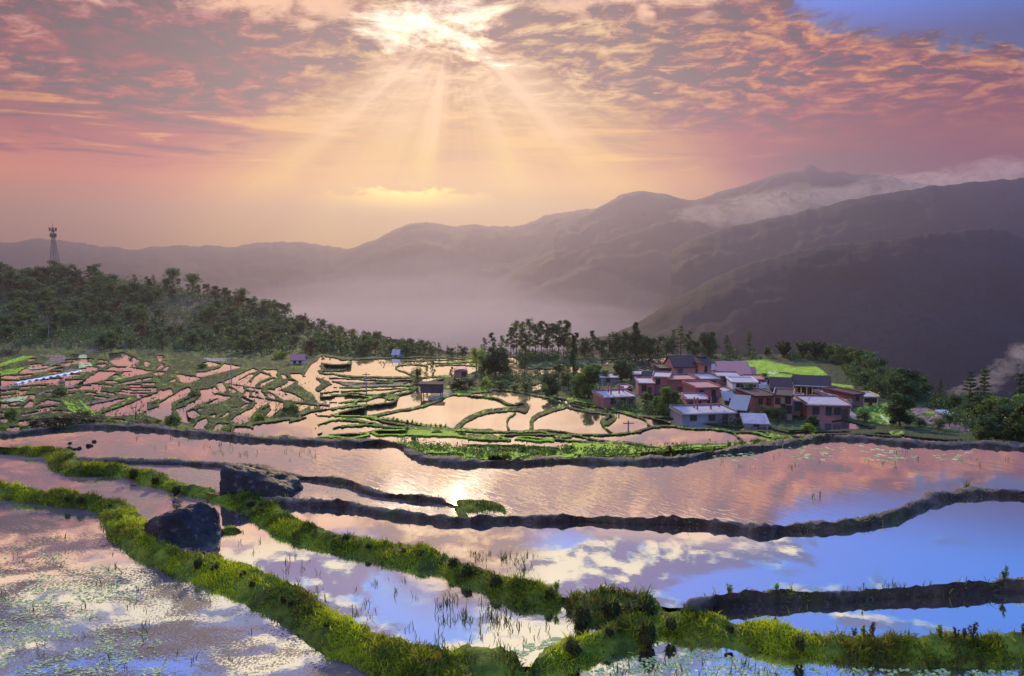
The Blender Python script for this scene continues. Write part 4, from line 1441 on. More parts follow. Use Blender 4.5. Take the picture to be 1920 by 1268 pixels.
# clods along the crests
bm = bmesh.new()
CLODS = []
for k in range(4):
    b_ = bmesh.new()
    bmesh.ops.create_icosphere(b_, subdivisions=3, radius=1)
    for v in b_.verts:
        n_ = mnoise.fractal(v.co * 1.6 + Vector((k * 7, 1, 2)), 0.8, 2, 4)
        v.co *= 1 + n_ * 0.62
        v.co.z *= 1.05
    me = bpy.data.meshes.new('mud_clod')
    b_.to_mesh(me); b_.free(); me.shade_smooth(); me.materials.append(M['clod'])
    CLODS.append(me)
bm.free()


WISPS = []
for k in range(3):
    g_ = np.random.default_rng(k)
    th = g_.random(200) * 6.28
    zz = g_.random(200) * 1.5 - 0.6
    co_, fa_ = [], []
    for i, (a_, z_) in enumerate(zip(th, zz)):
        r_ = math.sqrt(max(0.05, 1 - min(0.95, abs(z_)) ** 2))
        p0 = np.array((math.cos(a_) * r_ * 0.85, math.sin(a_) * r_ * 0.85, z_ * 0.9))
        d_ = np.array((math.cos(a_) * 0.6, math.sin(a_) * 0.6, 0.35 + z_ * 0.4)) + g_.normal(size=3) * 0.3
        s_ = np.array((-math.sin(a_), math.cos(a_), 0)) * 0.06
        co_ += [p0 - s_, p0 + s_, p0 + d_ * 0.6 + s_ * 0.7, p0 + d_ * 0.6 - s_ * 0.7, p0 + d_ * 1.15 + np.array((0, 0, -0.25))]
        fa_ += [(i * 5, i * 5 + 1, i * 5 + 2), (i * 5, i * 5 + 2, i * 5 + 3), (i * 5 + 3, i * 5 + 2, i * 5 + 4)]
    t_ = np.repeat(g_.random(200)[:, None] * np.array((0.09, 0.12, 0.012)) + np.array((0.02, 0.028, 0.006)), 5, 0)
    m_ = npmesh('grass', co_, fa_, {'tint': t_})
    m_.materials.append(M['blade'])
    WISPS.append(m_)


def clods(label, z, size, pts, group):
    for i, (px, py) in enumerate(np.array(pts, float).reshape(-1, 2)):
        if i % 3 == 2 and 'stone' not in label:
            continue
        p = at_z(px, py + 6, z)
        o = bpy.data.objects.new('mud_clod', CLODS[(i * 7 + int(px)) % 4])
        COL.objects.link(o)
        s = size * (0.40 + 0.45 * rng.random())
        o.location = (p[0], p[1], z - s * 0.15)
        o.scale = (s, s * 0.9, s * (0.8 + 0.6 * rng.random()))
        o.rotation_euler = (0, 0, rng.random() * 6.3)
        tag(o, label, 'mud clod', group)
        if 'stone' not in label:
            w_ = bpy.data.objects.new('grass', WISPS[i % 3])
            COL.objects.link(w_)
            w_.parent = o
            w_['kind'] = 'stuff'


clods('dark muddy clod on the crest of the diagonal grass bank', Z3 + 0.16, 0.20,
      [648, 1003, 690, 1017, 713, 1019, 757, 1027, 790, 1033, 818, 1041, 849, 1049, 876, 1064, 904, 1076, 930, 1084, 966, 1093, 996, 1103, 1030, 1108,
       250, 882, 263, 884, 290, 894, 331, 912, 350, 918, 470, 938, 492, 950, 506, 958], 'clods on the diagonal grass bank')
clods('dark muddy clod on the upper edge of the broad mossy bank', Z2 + 0.22, 0.17,
      [125, 928, 150, 930, 172, 935, 207, 944, 226, 965, 246, 975, 371, 1051, 403, 1057, 431, 1062, 456, 1070, 473, 1088, 512, 1104, 531, 1116, 545, 1124, 690, 1206, 612, 1165], 'clods on the broad mossy bank')
clods('dark muddy clod on the bright bank near the bottom', Z6 + 0.22, 0.22,
      [1075, 1208, 1143, 1178, 1167, 1184, 1214, 1178, 1258, 1164, 1324, 1170, 1369, 1172, 1500, 1200, 1240, 1185], 'clods on the bright bank')
clods('dark weedy lump of earth on the hump between the banks', Z3 + 0.1, 0.30,
      [1092, 1146, 1146, 1138, 1120, 1150, 1185, 1140, 1210, 1136], 'lumps on the weedy hump')
clods('dark flat stone breaking the water at the far left of the largest paddy', Z4 + 0.0, 0.22,
      [131, 826, 129, 838, 148, 836, 167, 831, 177, 823, 141, 837], 'stones in the largest paddy')


# ------------------------------------------------------------------ shoots standing in the water, and floating leaves
def shoots(name, label, spec, seed):
    g = np.random.default_rng(seed)
    cos, fs, cs = [], [], []
    base = 0
    for (z, n, sc, pts) in spec:
        P = np.array(pts, float).reshape(-1, 2)
        x0, y0 = P.min(0); x1, y1 = P.max(0)
        made = 0
        tries = 0
        while made < n and tries < n * 40:
            tries += 1
            x, y = x0 + (x1 - x0) * g.random(), y0 + (y1 - y0) * g.random()
            ins = False
            for (ax, ay), (bx, by) in zip(P, np.roll(P, -1, 0)):
                if (ay > y) != (by > y) and x < (bx - ax) * (y - ay) / (by - ay) + ax:
                    ins = not ins
            if not ins or fbm(x / 30, y / 14, 91, 3) < 0.46:
                continue
            made += 1
            r = at_z(x, y, z)
            for b in range(g.integers(2, 6)):
                hh = sc * 0.72 * (0.4 + g.random())
                a = g.random() * 6.28
                ln = 0.15 + 0.55 * g.random()
                d = np.array([math.cos(a) * ln, math.sin(a) * ln, 1.0])
                sd_ = np.array([-math.sin(a), math.cos(a), 0]) * 0.012
                o_ = r + np.array([g.normal() * 0.05, g.normal() * 0.05, -0.03])
                cos += [o_ - sd_, o_ + sd_, o_ + d * hh * 0.6 + sd_ * 0.7, o_ + d * hh * 0.6 - sd_ * 0.7, o_ + d * hh + np.array([d[0] * 0.3, d[1] * 0.3, -0.12]) * hh]
                fs += [(base, base + 1, base + 2), (base, base + 2, base + 3), (base + 3, base + 2, base + 4)]
                c = np.array((0.045, 0.05, 0.012)) * (0.5 + g.random() * 1.2)
                cs += [c] * 5
                base += 5
    me = npmesh(name, np.array(cos), np.array(fs), {'tint': np.array(cs)})
    return tag(obj(name, me, M['blade']), label, None, None, 'stuff')


shoots('rice_shoots', 'sparse dark green rice shoots standing in the near paddies', [
    (Z2, 80, 0.30, [420, 985, 560, 1040, 760, 1090, 900, 1130, 1040, 1160, 1090, 1190, 980, 1225, 800, 1215, 640, 1165, 480, 1085]),
    (Z2, 55, 0.34, [840, 1110, 960, 1140, 960, 1180, 860, 1190, 800, 1150]),
    (Z3, 50, 0.24, [880, 1035, 1010, 1040, 1020, 1075, 960, 1085, 900, 1070]),
    (Z1, 50, 0.26, [0, 970, 190, 985, 330, 1090, 480, 1170, 560, 1230, 300, 1260, 0, 1260]),
    (Z4, 46, 0.28, [240, 815, 420, 825, 640, 850, 620, 880, 400, 850, 250, 838]),
    (Z4, 26, 0.3, [1300, 850, 1900, 845, 1900, 880, 1400, 880]), (Z4, 7, 0.35, [1800, 908, 1840, 908, 1840, 914, 1800, 914]), (Z4, 5, 0.35, [1515, 925, 1540, 925, 1540, 932, 1515, 932]),
    (Z5, 60, 0.3, [1100, 1250, 1500, 1240, 1880, 1262, 1880, 1290, 1100, 1290]),
    (Z3, 24, 0.3, [1290, 1118, 1900, 1085, 1900, 1095, 1290, 1128]), (Z1, 30, 0.3, [190, 985, 340, 1085, 330, 1100, 180, 1000])], 3)


def pads(label, spec, seed):
    g = np.random.default_rng(seed)
    cos, fs, cs = [], [], []
    base = 0
    for (z, n, r0, pts, thr) in spec:
        P = np.array(pts, float).reshape(-1, 2)
        x0, y0 = P.min(0); x1, y1 = P.max(0)
        made = 0
        for _ in range(n * 12):
            if made >= n:
                break
            x, y = x0 + (x1 - x0) * g.random(), y0 + (y1 - y0) * g.random()
            ins = False
            for (ax, ay), (bx, by) in zip(P, np.roll(P, -1, 0)):
                if (ay > y) != (by > y) and x < (bx - ax) * (y - ay) / (by - ay) + ax:
                    ins = not ins
            if not ins or fbm(x / 40, y / 18, 17, 4) < thr:
                continue
            made += 1
            c0 = at_z(x, y, z + 0.006 + 0.004 * g.random())
            rr = r0 * (0.5 + g.random())
            a0 = g.random() * 6.28
            pts_ = [c0 + np.array([math.cos(a0 + t) * rr, math.sin(a0 + t) * rr * 0.8, g.normal() * 0.006]) for t in np.linspace(0, 5.6, 7)]
            cos += [c0] + pts_
            fs += [(base, base + k, base + k + 1) for k in range(1, 7)]
            cs += [np.full(3, g.random())] * 8
            base += 8
    me = npmesh('floating_leaves', np.array(cos), np.array(fs), {'tint': np.array(cs)})
    return tag(obj('floating_leaves', me, M['pad']), label, None, None, 'stuff')


pads('pale green leaves floating on the near water', [
    (Z5, 1700, 0.030, [1100, 1262, 1200, 1225, 1300, 1215, 1420, 1240, 1470, 1268, 1440, 1330, 1120, 1330], 0.40),
    (Z5, 160, 0.035, [1450, 1248, 1900, 1258, 1900, 1268, 1450, 1262], 0.45),
    (Z1, 1900, 0.03, [0, 1120, 120, 1130, 300, 1200, 330, 1290, -20, 1290], 0.46),
    (Z1, 700, 0.034, [-20, 1000, 200, 1060, 300, 1130, -20, 1130], 0.52),
    (Z2, 260, 0.035, [960, 1215, 1060, 1190, 1040, 1222, 985, 1240], 0.40),
    (Z4, 150, 0.10, [1320, 845, 1500, 838, 1600, 835, 1880, 850, 1880, 868, 1500, 862, 1300, 870], 0.45)], 5)
# ------------------------------------------------------------------ trees
class MB:
    def __init__(self):
        self.v, self.f = [], []

    def tube(self, pts, rad, sides=6):
        pts = [Vector(p) for p in pts]
        b = len(self.v)
        for i, p in enumerate(pts):
            t = (pts[min(i + 1, len(pts) - 1)] - pts[max(i - 1, 0)]).normalized()
            a = t.orthogonal().normalized()
            c = t.cross(a)
            r = rad[i] if hasattr(rad, '__len__') else rad
            for k in range(sides):
                an = 2 * math.pi * k / sides
                self.v.append(tuple(p + (a * math.cos(an) + c * math.sin(an)) * r))
        for i in range(len(pts) - 1):
            for k in range(sides):
                k2 = (k + 1) % sides
                self.f.append((b + i * sides + k, b + i * sides + k2, b + (i + 1) * sides + k2, b + (i + 1) * sides + k))
        self.f.append(tuple(b + k for k in range(sides))[::-1])
        self.f.append(tuple(b + (len(pts) - 1) * sides + k for k in range(sides)))

    def box(self, x0, x1, y0, y1, z0, z1):
        b = len(self.v)
        self.v += [(x, y, z) for z in (z0, z1) for y in (y0, y1) for x in (x0, x1)]
        self.f += [tuple(b + i for i in q) for q in ((0, 2, 3, 1), (4, 5, 7, 6), (0, 1, 5, 4), (2, 6, 7, 3), (0, 4, 6, 2), (1, 3, 7, 5))]

    def poly(self, pts):
        b = len(self.v)
        self.v += [tuple(p) for p in pts]
        self.f.append(tuple(range(b, b + len(pts))))

    def prism(self, prof, y0, y1):
        """profile (x, z) counter-clockwise, swept along y"""
        b = len(self.v)
        n = len(prof)
        self.v += [(x, y0, z) for x, z in prof] + [(x, y1, z) for x, z in prof]
        self.f.append(tuple(b + i for i in range(n)))
        self.f.append(tuple(b + n + i for i in range(n))[::-1])
        for i in range(n):
            j = (i + 1) % n
            self.f.append((b + i, b + n + i, b + n + j, b + j))

    def build(self, name, mat, parent=None, smooth=False):
        me = bpy.data.meshes.new(name)
        me.from_pydata(self.v, [], self.f)
        me.update()
        bm = bmesh.new(); bm.from_mesh(me); bmesh.ops.recalc_face_normals(bm, faces=bm.faces); bm.to_mesh(me); bm.free()
        return obj(name, me, mat, parent, smooth)


def leaves(name, parent, cl, mat, size, g, flat=0.4):
    """cl: list of (centre, radii, count, tint) clumps -> one mesh of small diamond leaves"""
    cos, ts = [], []
    for c, r, n, t in cl:
        d = g.normal(size=(n, 3))
        d /= np.linalg.norm(d, axis=1, keepdims=True)
        p = np.array(c) + d * (g.random((n, 1)) ** 0.45) * np.array(r)
        a = g.normal(size=(n, 3)); a[:, 2] *= flat
        a /= np.linalg.norm(a, axis=1, keepdims=True)
        b = np.cross(a, g.normal(size=(n, 3)))
        b /= np.linalg.norm(b, axis=1, keepdims=True)
        s = size * (0.6 + 0.8 * g.random((n, 1)))
        cos.append(np.stack([p - a * s, p + b * s * 0.45, p + a * s, p - b * s * 0.45], 1).reshape(-1, 3))
        ts.append(np.repeat(np.clip(t + g.normal(size=n) * 0.18, 0, 1), 4))
    co, ti = np.vstack(cos), np.concatenate(ts)
    f = np.arange(len(co)).reshape(-1, 4)
    me = npmesh(name, co, f, {'tint': ti})
    return obj(name, me, mat, parent)


def tree_proto(kind, seed, mat, n=1800):
    g = np.random.default_rng(seed)
    root = empty('tree')
    tk = MB()
    cl = []
    if kind == 'round':
        h, cw = 10.0, 3.6
        tk.tube([(0, 0, -1), (0.1, 0, 2), (0.2, 0.1, 4.5), (0.1, 0, 7.5)], [0.32, 0.24, 0.18, 0.05])
        m_ = 26
        for k in range(m_):
            a, u = g.random() * 6.28, g.random() ** 0.6
            z = 1.8 + 7.4 * g.random()
            rr = cw * math.sqrt(max(0.05, 1 - ((z - 5.0) / 5.2) ** 2)) * u
            c = (math.cos(a) * rr, math.sin(a) * rr, z)
            if k % 2:
                tk.tube([(0.1, 0, min(z - 1.2, 5)), (c[0] * 0.5, c[1] * 0.5, z - 0.7), c], [0.10, 0.06, 0.02], 4)
            s = 0.9 + 0.9 * g.random()
            cl.append((c, (s * 1.15, s * 1.15, s * 0.85), n // m_, g.random()))
        size = 0.30
    elif kind == 'tall':
        h = 15.0
        bend = g.normal(size=2) * 0.5
        ax = lambda z: (bend[0] * (z / h) ** 2, bend[1] * (z / h) ** 2, z)
        tk.tube([ax(-1), ax(4), ax(9), ax(14.6)], [0.22, 0.17, 0.11, 0.03])
        m_ = 26
        for k in range(m_):
            z = 4.2 + 10.4 * (k / m_) + g.random() * 0.6
            rr = (0.5 + 1.9 * math.sin(min(1, (15.2 - z) / 9.5) * 1.9) * g.random())
            a = g.random() * 6.28
            b = ax(z)
            c = (b[0] + math.cos(a) * rr, b[1] + math.sin(a) * rr, z + 0.25 * rr)
            tk.tube([ax(z - 0.7), c], [0.055, 0.02], 4)
            s = 0.6 + 0.6 * g.random()
            cl.append((c, (s * 1.2, s * 1.2, s * 0.8), n // m_, g.random()))
        size = 0.24
    elif kind == 'pine':
        h = 14.0
        tk.tube([(0, 0, -1), (0.1, 0, 5), (0.0, 0.1, 10), (0.1, 0, 13.8)], [0.24, 0.18, 0.10, 0.03])
        z = 4.0
        while z < 13.6:
            rmax = 2.7 * (1 - (z - 3) / 12.5) + 0.35
            for k in range(4):
                a = g.random() * 6.28
                rr = rmax * (0.45 + 0.6 * g.random())
                c = (math.cos(a) * rr, math.sin(a) * rr, z + 0.35 + 0.2 * g.random())
                tk.tube([(0, 0, z - 0.2), c], [0.05, 0.015], 4)
                cl.append((c, (0.75, 0.75, 0.30), n // 44, g.random()))
                cl.append(((c[0] * 0.55, c[1] * 0.55, c[2] - 0.1), (0.6, 0.6, 0.25), n // 80, g.random()))
            z += 0.85 + 0.35 * g.random()
        cl.append(((0.1, 0, 13.7), (0.4, 0.4, 0.6), n // 40, 0.5))
        size = 0.22
    elif kind == 'cone':
        tk.tube([(0, 0, -1), (0, 0, 6), (0, 0, 11.6)], [0.24, 0.15, 0.04])
        m_ = 30
        for k in range(m_):
            z = 1.6 + 10 * k / m_
            rr = 2.1 * (1 - (z / 12.4)) * g.random() ** 0.5 + 0.1
            a = g.random() * 6.28
            s = 0.55 + 0.5 * (1 - z / 12)
            cl.append(((math.cos(a) * rr, math.sin(a) * rr, z), (s, s, s * 1.1), n // m_, g.random()))
        size = 0.24
    elif kind == 'bamboo':
        for k in range(26):
            a = g.random() * 6.28
            ln = 5.5 + 3.0 * g.random()
            out = 0.7 + 2.4 * g.random()
            pts = []
            for t in np.linspace(0, 1, 6):
                pts.append((math.cos(a) * (0.4 + out * t ** 2.2), math.sin(a) * (0.4 + out * t ** 2.2), ln * (t - 0.16 * t ** 3) - 0.5))
            tk.tube(pts, [0.05, 0.05, 0.045, 0.035, 0.025, 0.01], 4)
            tint = g.random()
            for t in (0.45, 0.6, 0.72, 0.84, 0.95):
                i = int(t * 5)
                p = np.array(pts[i]) * (1 - (t * 5 - i)) + np.array(pts[min(i + 1, 5)]) * (t * 5 - i)
                s = 0.75 * (1.15 - t * 0.7)
                cl.append((p, (s, s, s * 0.9), n // 130, tint))
        size = 0.28
    elif kind == 'bush':
        for k in range(5):
            a = k * 1.3
            tk.tube([(0, 0, -0.2), (math.cos(a) * 0.35, math.sin(a) * 0.35, 0.9)], [0.03, 0.012], 4)
        for k in range(12):
            a, rr = g.random() * 6.28, g.random() ** 0.5 * 0.62
            z = 0.25 + 0.95 * g.random() * (1 - rr * 0.7)
            s = 0.22 + 0.22 * g.random()
            cl.append(((math.cos(a) * rr, math.sin(a) * rr, z), (s, s, s), n // 12, g.random()))
        size = 0.10
    elif kind == 'weed':
        for k in range(7):
            a, ln = g.random() * 6.28, 0.5 + 0.5 * g.random()
            o = 0.10 + 0.22 * g.random()
            top = (math.cos(a) * o, math.sin(a) * o, ln)
            tk.tube([(0, 0, -0.1), (top[0] * 0.4, top[1] * 0.4, ln * 0.6), top], [0.016, 0.012, 0.006], 4)
            for t in (0.45, 0.6, 0.75, 0.9, 1.0):
                cl.append(((top[0] * t, top[1] * t, ln * t), (0.09, 0.09, 0.07), n // 35, g.random()))
        size = 0.075
    elif kind == 'bare':
        def grow(p, d, r, ln, lev):
            q = p + d * ln
            mid = p + d * ln * 0.5 + Vector(g.normal(size=3)) * ln * 0.05
            tk.tube([p, mid, q], [r, r * 0.8, r * 0.6], 4)
            if lev:
                for _ in range(3 if lev > 1 else 2):
                    nd = (d + Vector(g.normal(size=3)) * 0.42 + Vector((0, 0, 0.15))).normalized()
                    grow(p + d * ln * (0.55 + 0.45 * g.random()), nd, r * 0.6, ln * 0.72, lev - 1)
        grow(Vector((0, 0, -0.4)), Vector((0.05, 0, 1)), 0.10, 2.6, 3)
        for k in range(8):
            cl.append(((g.normal() * 0.8, g.normal() * 0.8, 3.0 + g.random() * 2), (0.35, 0.35, 0.3), n // 60, g.random()))
        size = 0.14
    tk.build('trunk' if kind not in ('bush', 'weed', 'bamboo') else 'stem', M['bark'], root)
    leaves('crown' if kind not in ('bush', 'weed') else 'foliage', root, cl, mat, size, g)
    return root


PROTO = {}
for nm, kind, sd_, mt, n in [('r1', 'round', 1, 'leaf_dark', 2600), ('r2', 'round', 2, 'leaf_mid', 2600), ('r3', 'round', 3, 'leaf_dark', 2600), ('r4', 'round', 4, 'leaf_rust', 1900), ('rb', 'round', 15, 'leaf_bright', 2400),
                             ('rd', 'round', 21, 'leaf_dark', 7000), ('rm', 'round', 22, 'leaf_mid', 6000),
                             ('t1', 'tall', 5, 'leaf_dark', 3000), ('t2', 'tall', 6, 'leaf_dark', 3200), ('t3', 'tall', 7, 'leaf_mid', 2600),
                             ('p1', 'pine', 8, 'leaf_dark', 2400), ('p2', 'pine', 9, 'leaf_mid', 2600), ('c1', 'cone', 10, 'leaf_dark', 2600),
                             ('b1', 'bamboo', 11, 'leaf_dark', 3900), ('b2', 'bamboo', 12, 'leaf_mid', 3900),
                             ('s1', 'bush', 13, 'leaf_bright', 900), ('s2', 'bush', 14, 'leaf_mid', 900), ('s3', 'bush', 16, 'leaf_rust', 800), ('w1', 'weed', 17, 'leaf_bright', 260), ('w2', 'weed', 18, 'leaf_mid', 240), ('w3', 'weed', 23, 'leaf_rust', 240),
                             ('n1', 'bare', 19, 'leaf_rust', 300), ('n2', 'bare', 20, 'leaf_rust', 240)]:
    PROTO[nm] = [tree_proto(kind, sd_, M[mt], n), False, {'round': 10.0, 'tall': 15.0, 'pine': 14.0, 'cone': 12.2, 'bamboo': 7.4, 'bush': 1.35, 'weed': 1.0, 'bare': 6.0}[kind]]
TREE_NAME = {'r': 'broadleaf_tree', 't': 'slender_tree', 'p': 'pine_tree', 'c': 'cypress_tree', 'b': 'bamboo_clump', 's': 'shrub', 'w': 'weed', 'n': 'bare_sapling'}
TREE_CAT = {'r': 'tree', 't': 'tree', 'p': 'tree', 'c': 'tree', 'b': 'bamboo', 's': 'shrub', 'w': 'weed', 'n': 'sapling'}


def plant(kind, pos, height, label, group=None, wide=1.0):
    src, used, h0 = PROTO[kind]
    o = copy_tree(src) if used else src
    PROTO[kind][1] = True
    s = height / h0
    o.name = TREE_NAME[kind[0]]
    o.location = pos
    o.scale = (s * wide, s * wide, s)
    o.rotation_euler = (0, 0, rng.random() * 6.28)
    for k_ in ('group',):
        if k_ in o: del o[k_]
    return tag(o, label, TREE_CAT[kind[0]], group)


def plant_px(kind, px, pyb, hpx, label, group=None, wide=1.0, D=None):
    """a tree whose foot is on the ground at photo point (px, pyb) and which is hpx photo pixels tall"""
    if D is None:
        p = ground(px, pyb)
    else:
        p = Vector(at_d(px, pyb, D).tolist())
    p.z -= 0.2
    return plant(kind, p, hpx * p.y / FPX, label, group, wide)


# wood on the left hill
HT = []
g_ = np.random.default_rng(5)
tries = 0
while len(HT) < 288 and tries < 30000:
    tries += 1
    px = g_.uniform(-40, 868)
    e = edge_y(px)
    py = g_.uniform(e + 1, max(668, e + 2))
    bare = math.exp(-((px - 345) / 62) ** 2 - ((py - 588) / 20) ** 2) > 0.42 or (205 < px < 278 and py < 545) or (px < 190 and py > 640) or (280 < px < 335 and 605 < py < 625)
    dens = 0.25 + 0.9 * (fbm(px / 60, py / 30, 7, 3) > 0.45)
    if bare or g_.random() > dens:
        continue
    if py > 660 and px < 420:
        continue
    md = min([((px - a) / 12) ** 2 + ((py - b) / 5.5) ** 2 for a, b in HT] or [9])
    if md < 1:
        continue
    HT.append((px, py))
for px, py in sorted(HT, key=lambda q: q[1]):
    k = ['r1', 'r2', 'r3', 'r1', 'r3', 'r2', 'r4', 'r1', 't2', 'p1'][int(g_.integers(0, 10))]
    hp = g_.uniform(22, 38) * (0.95 if px < 500 else 0.8)
    plant_px(k, px, py, hp, 'tree in the dark wood covering the hillside at left', 'trees of the wood on the left hill', 1.15 if k[0] == 'r' else 1.3)

def undergrowth(label, mat, spec, seed, name='undergrowth'):
    """low scrub: spec rows of (n, size m, height m, polygon in photo points on the ground)"""
    g = np.random.default_rng(seed)
    cos, ts = [], []
    for n, size, hgt, pts in spec:
        Q = np.array(pts, float).reshape(-1, 2)
        x0, y0 = Q.min(0); x1, y1 = Q.max(0)
        px, py = g.uniform(x0, x1, n * 4), g.uniform(y0, y1, n * 4)
        ins = np.zeros(len(px), bool)
        for (ax, ay), (bx, by) in zip(Q, np.roll(Q, -1, 0)):
            if ay != by:
                ins ^= ((ay > py) != (by > py)) & (px < (bx - ax) * (py - ay) / (by - ay) + ax)
        ins &= (py > edge_y(px)) & (fbm(px / 16, py / 6, seed, 3) > 0.40)
        ri, ci = np.clip(np.round(900 - py).astype(int), 0, len(RY) - 1), np.clip(np.round(px / 1.5).astype(int), 0, len(RX) - 1)
        ins &= ~((py > 656) & (py < 900) & (CLS[ri, ci] == WAT))
        px, py = px[ins][:n], py[ins][:n]
        p = at_d(px, py, ground_D(px, py))
        bump_ = fbm(px / 7, py / 3, seed + 3, 3)
        p[:, 2] += g.random(len(px)) ** 1.5 * hgt * (0.3 + 1.4 * bump_)
        a = g.normal(size=(len(px), 3)); a /= np.linalg.norm(a, axis=1, keepdims=True)
        b = np.cross(a, g.normal(size=(len(px), 3))); b /= np.linalg.norm(b, axis=1, keepdims=True)
        s = size * (0.5 + g.random((len(px), 1)))
        cos.append(np.stack([p - a * s, p + b * s * 0.5, p + a * s, p - b * s * 0.5], 1).reshape(-1, 3))
        ts.append(np.repeat(np.clip(bump_ + g.normal(size=len(px)) * 0.2, 0, 1), 4))
    co = np.vstack(cos)
    me = npmesh(name, co, np.arange(len(co)).reshape(-1, 4), {'tint': np.concatenate(ts)})
    return tag(obj(name, me, mat), label, None, None, 'stuff')


undergrowth('dark scrub between the trees of the left hill', M['leaf_dark'], [(52000, 0.42, 4.2, [-60, 515, 100, 515, 290, 530, 450, 562, 640, 625, 740, 650, 860, 664, 860, 674, 600, 668, 420, 664, 200, 652, -60, 645])], 7)
undergrowth('dark bushy growth under the trees along the brow and down the right slope', M['leaf_dark'], [
    (9000, 0.30, 3.0, [885, 664, 1345, 662, 1345, 674, 1180, 672, 885, 682]), (5000, 0.3, 2.4, [1345, 664, 1560, 668, 1600, 690, 1540, 676, 1345, 672]),
    (9000, 0.28, 2.6, [1560, 670, 1640, 690, 1740, 738, 1720, 756, 1640, 752, 1600, 722]), (12000, 0.22, 2.2, [1730, 745, 1800, 746, 1920, 780, 1960, 826, 1830, 826, 1800, 800, 1740, 765]),
    (5000, 0.25, 2.0, [900, 700, 1110, 712, 1130, 750, 1060, 746, 985, 736, 900, 728]), (5000, 0.2, 1.8, [1150, 762, 1280, 768, 1400, 796, 1380, 802, 1270, 786, 1150, 770])], 8)
undergrowth('low green weeds over the field banks', M['leaf_mid'], [
    (9000, 0.20, 0.9, [-40, 660, 300, 660, 620, 680, 620, 790, 440, 805, 300, 798, -40, 805]), (4000, 0.16, 0.8, [740, 826, 880, 840, 1100, 845, 1400, 836, 1400, 846, 1100, 858, 880, 864, 790, 852])], 9, 'weeds')

# slender grove on the brow behind the village
gr = 'slender grove trees along the brow'
for px, top in [(908, 632), (925, 622), (941, 628), (958, 612), (968, 600), (980, 602), (992, 596), (1004, 606), (1015, 600), (1026, 606), (1036, 604), (1047, 600), (1057, 598), (1064, 612), (1078, 622)]:
    plant_px(['t1', 't2', 't3'][px % 3], px, 669, 669 - top, 'tall slender airy tree of the grove standing against the misty valley', gr, 1.0)
gr = 'row of dark trees on the brow behind the pond'
for px, top, k in [(1096, 630, 'r1'), (1112, 618, 't2'), (1128, 630, 'r3'), (1142, 626, 'p1'), (1155, 618, 'r1'), (1170, 622, 't1'), (1181, 616, 'r3'), (1205, 622, 'r1'), (1218, 626, 'r3'), (1234, 630, 't2'),
                   (1250, 626, 'r1'), (1262, 618, 'p1'), (1290, 620, 't1'), (1302, 632, 'r3')]:
    plant_px(k, px, 670, 670 - top, 'dark tree in the row on the brow behind the reflecting pond', gr, 0.95)
plant_px('c1', 1192, 670, 70, 'tallest pointed dark tree in the row on the brow', None, 1.35)
plant_px('p2', 1276, 670, 60, 'tall layered tree near the right end of the row on the brow')
plant_px('rd', 1328, 668, 48, 'round bushy tree right of the row on the brow, above the red-topped tower', None, 0.95)
plant_px('p1', 1362, 668, 40, 'spreading dark tree leaning right at the edge of the green field', None, 1.35)
plant_px('p2', 1404, 668, 46, 'lone airy layered tree standing clear against the blue slope', None, 1.05)
plant_px('r1', 1438, 669, 22, 'small round dark tree left of the bamboo', None, 1.0)
for px, pyb, hp in [(1468, 671, 36), (1505, 672, 38), (1530, 674, 40), (1548, 675, 36)]:
    plant_px(['b1', 'b2'][px % 2], px, pyb, hp, 'dark feathery bamboo clump at the upper edge of the green field', 'bamboo above the green field', 1.15)
gs = 'trees running down the right side of the field'
for px, pyb, hp, k in [(1562, 680, 40, 'r1'), (1578, 686, 44, 'r3'), (1594, 690, 44, 'r1'), (1612, 696, 46, 'r2'), (1628, 704, 48, 'r1'), (1604, 716, 34, 'r3'), (1642, 716, 52, 'r3'), (1624, 730, 40, 'r1'), (1658, 728, 44, 'r1'),
                       (1650, 744, 36, 'r3'), (1676, 738, 46, 'r2'), (1722, 742, 46, 'r2'), (1738, 746, 30, 'r3'), (1700, 752, 46, 'r1')]:
    plant_px(k, px, pyb, hp, 'dense dark tree on the wooded edge falling right of the green field', gs, 1.1)
plant_px('rd', 1698, 748, 60, 'tall spreading tree at the right end of the wooded edge', None, 1.15)
plant_px('rd', 1687, 800, 66, 'big rounded dark tree standing alone in front of the small yellow house', None, 0.95)
plant_px('p1', 1762, 746, 34, 'small upright tree right of the brown garden plot, against the blue slope', None, 1.3)
# the dark clump at the right edge, nearer
gq = 'dark trees at the right edge'
for px, pyb, hp, k in [(1790, 770, 36, 'r3'), (1838, 790, 50, 'rd'), (1862, 800, 62, 'rm'), (1880, 822, 66, 'rd'), (1905, 815, 80, 'rm'), (1852, 826, 50, 'rd'), (1928, 828, 84, 'rd'), (1816, 782, 30, 'r1'), (1780, 800, 30, 'r1'), (1955, 812, 90, 'rd')]:
    plant_px(k, px, pyb, hp, 'heavy dark tree in the clump at the right edge', gq, 1.1)
plant_px('p1', 1816, 782, 88, 'tall dark pine left of the twin at the right edge, before the mist', None, 1.0)
plant_px('p2', 1842, 786, 98, 'taller layered pine with pointed top beside the white mist', None, 0.85)
plant_px('p1', 1908, 800, 102, 'tall pine cut by the right edge of the view', None, 1.0)
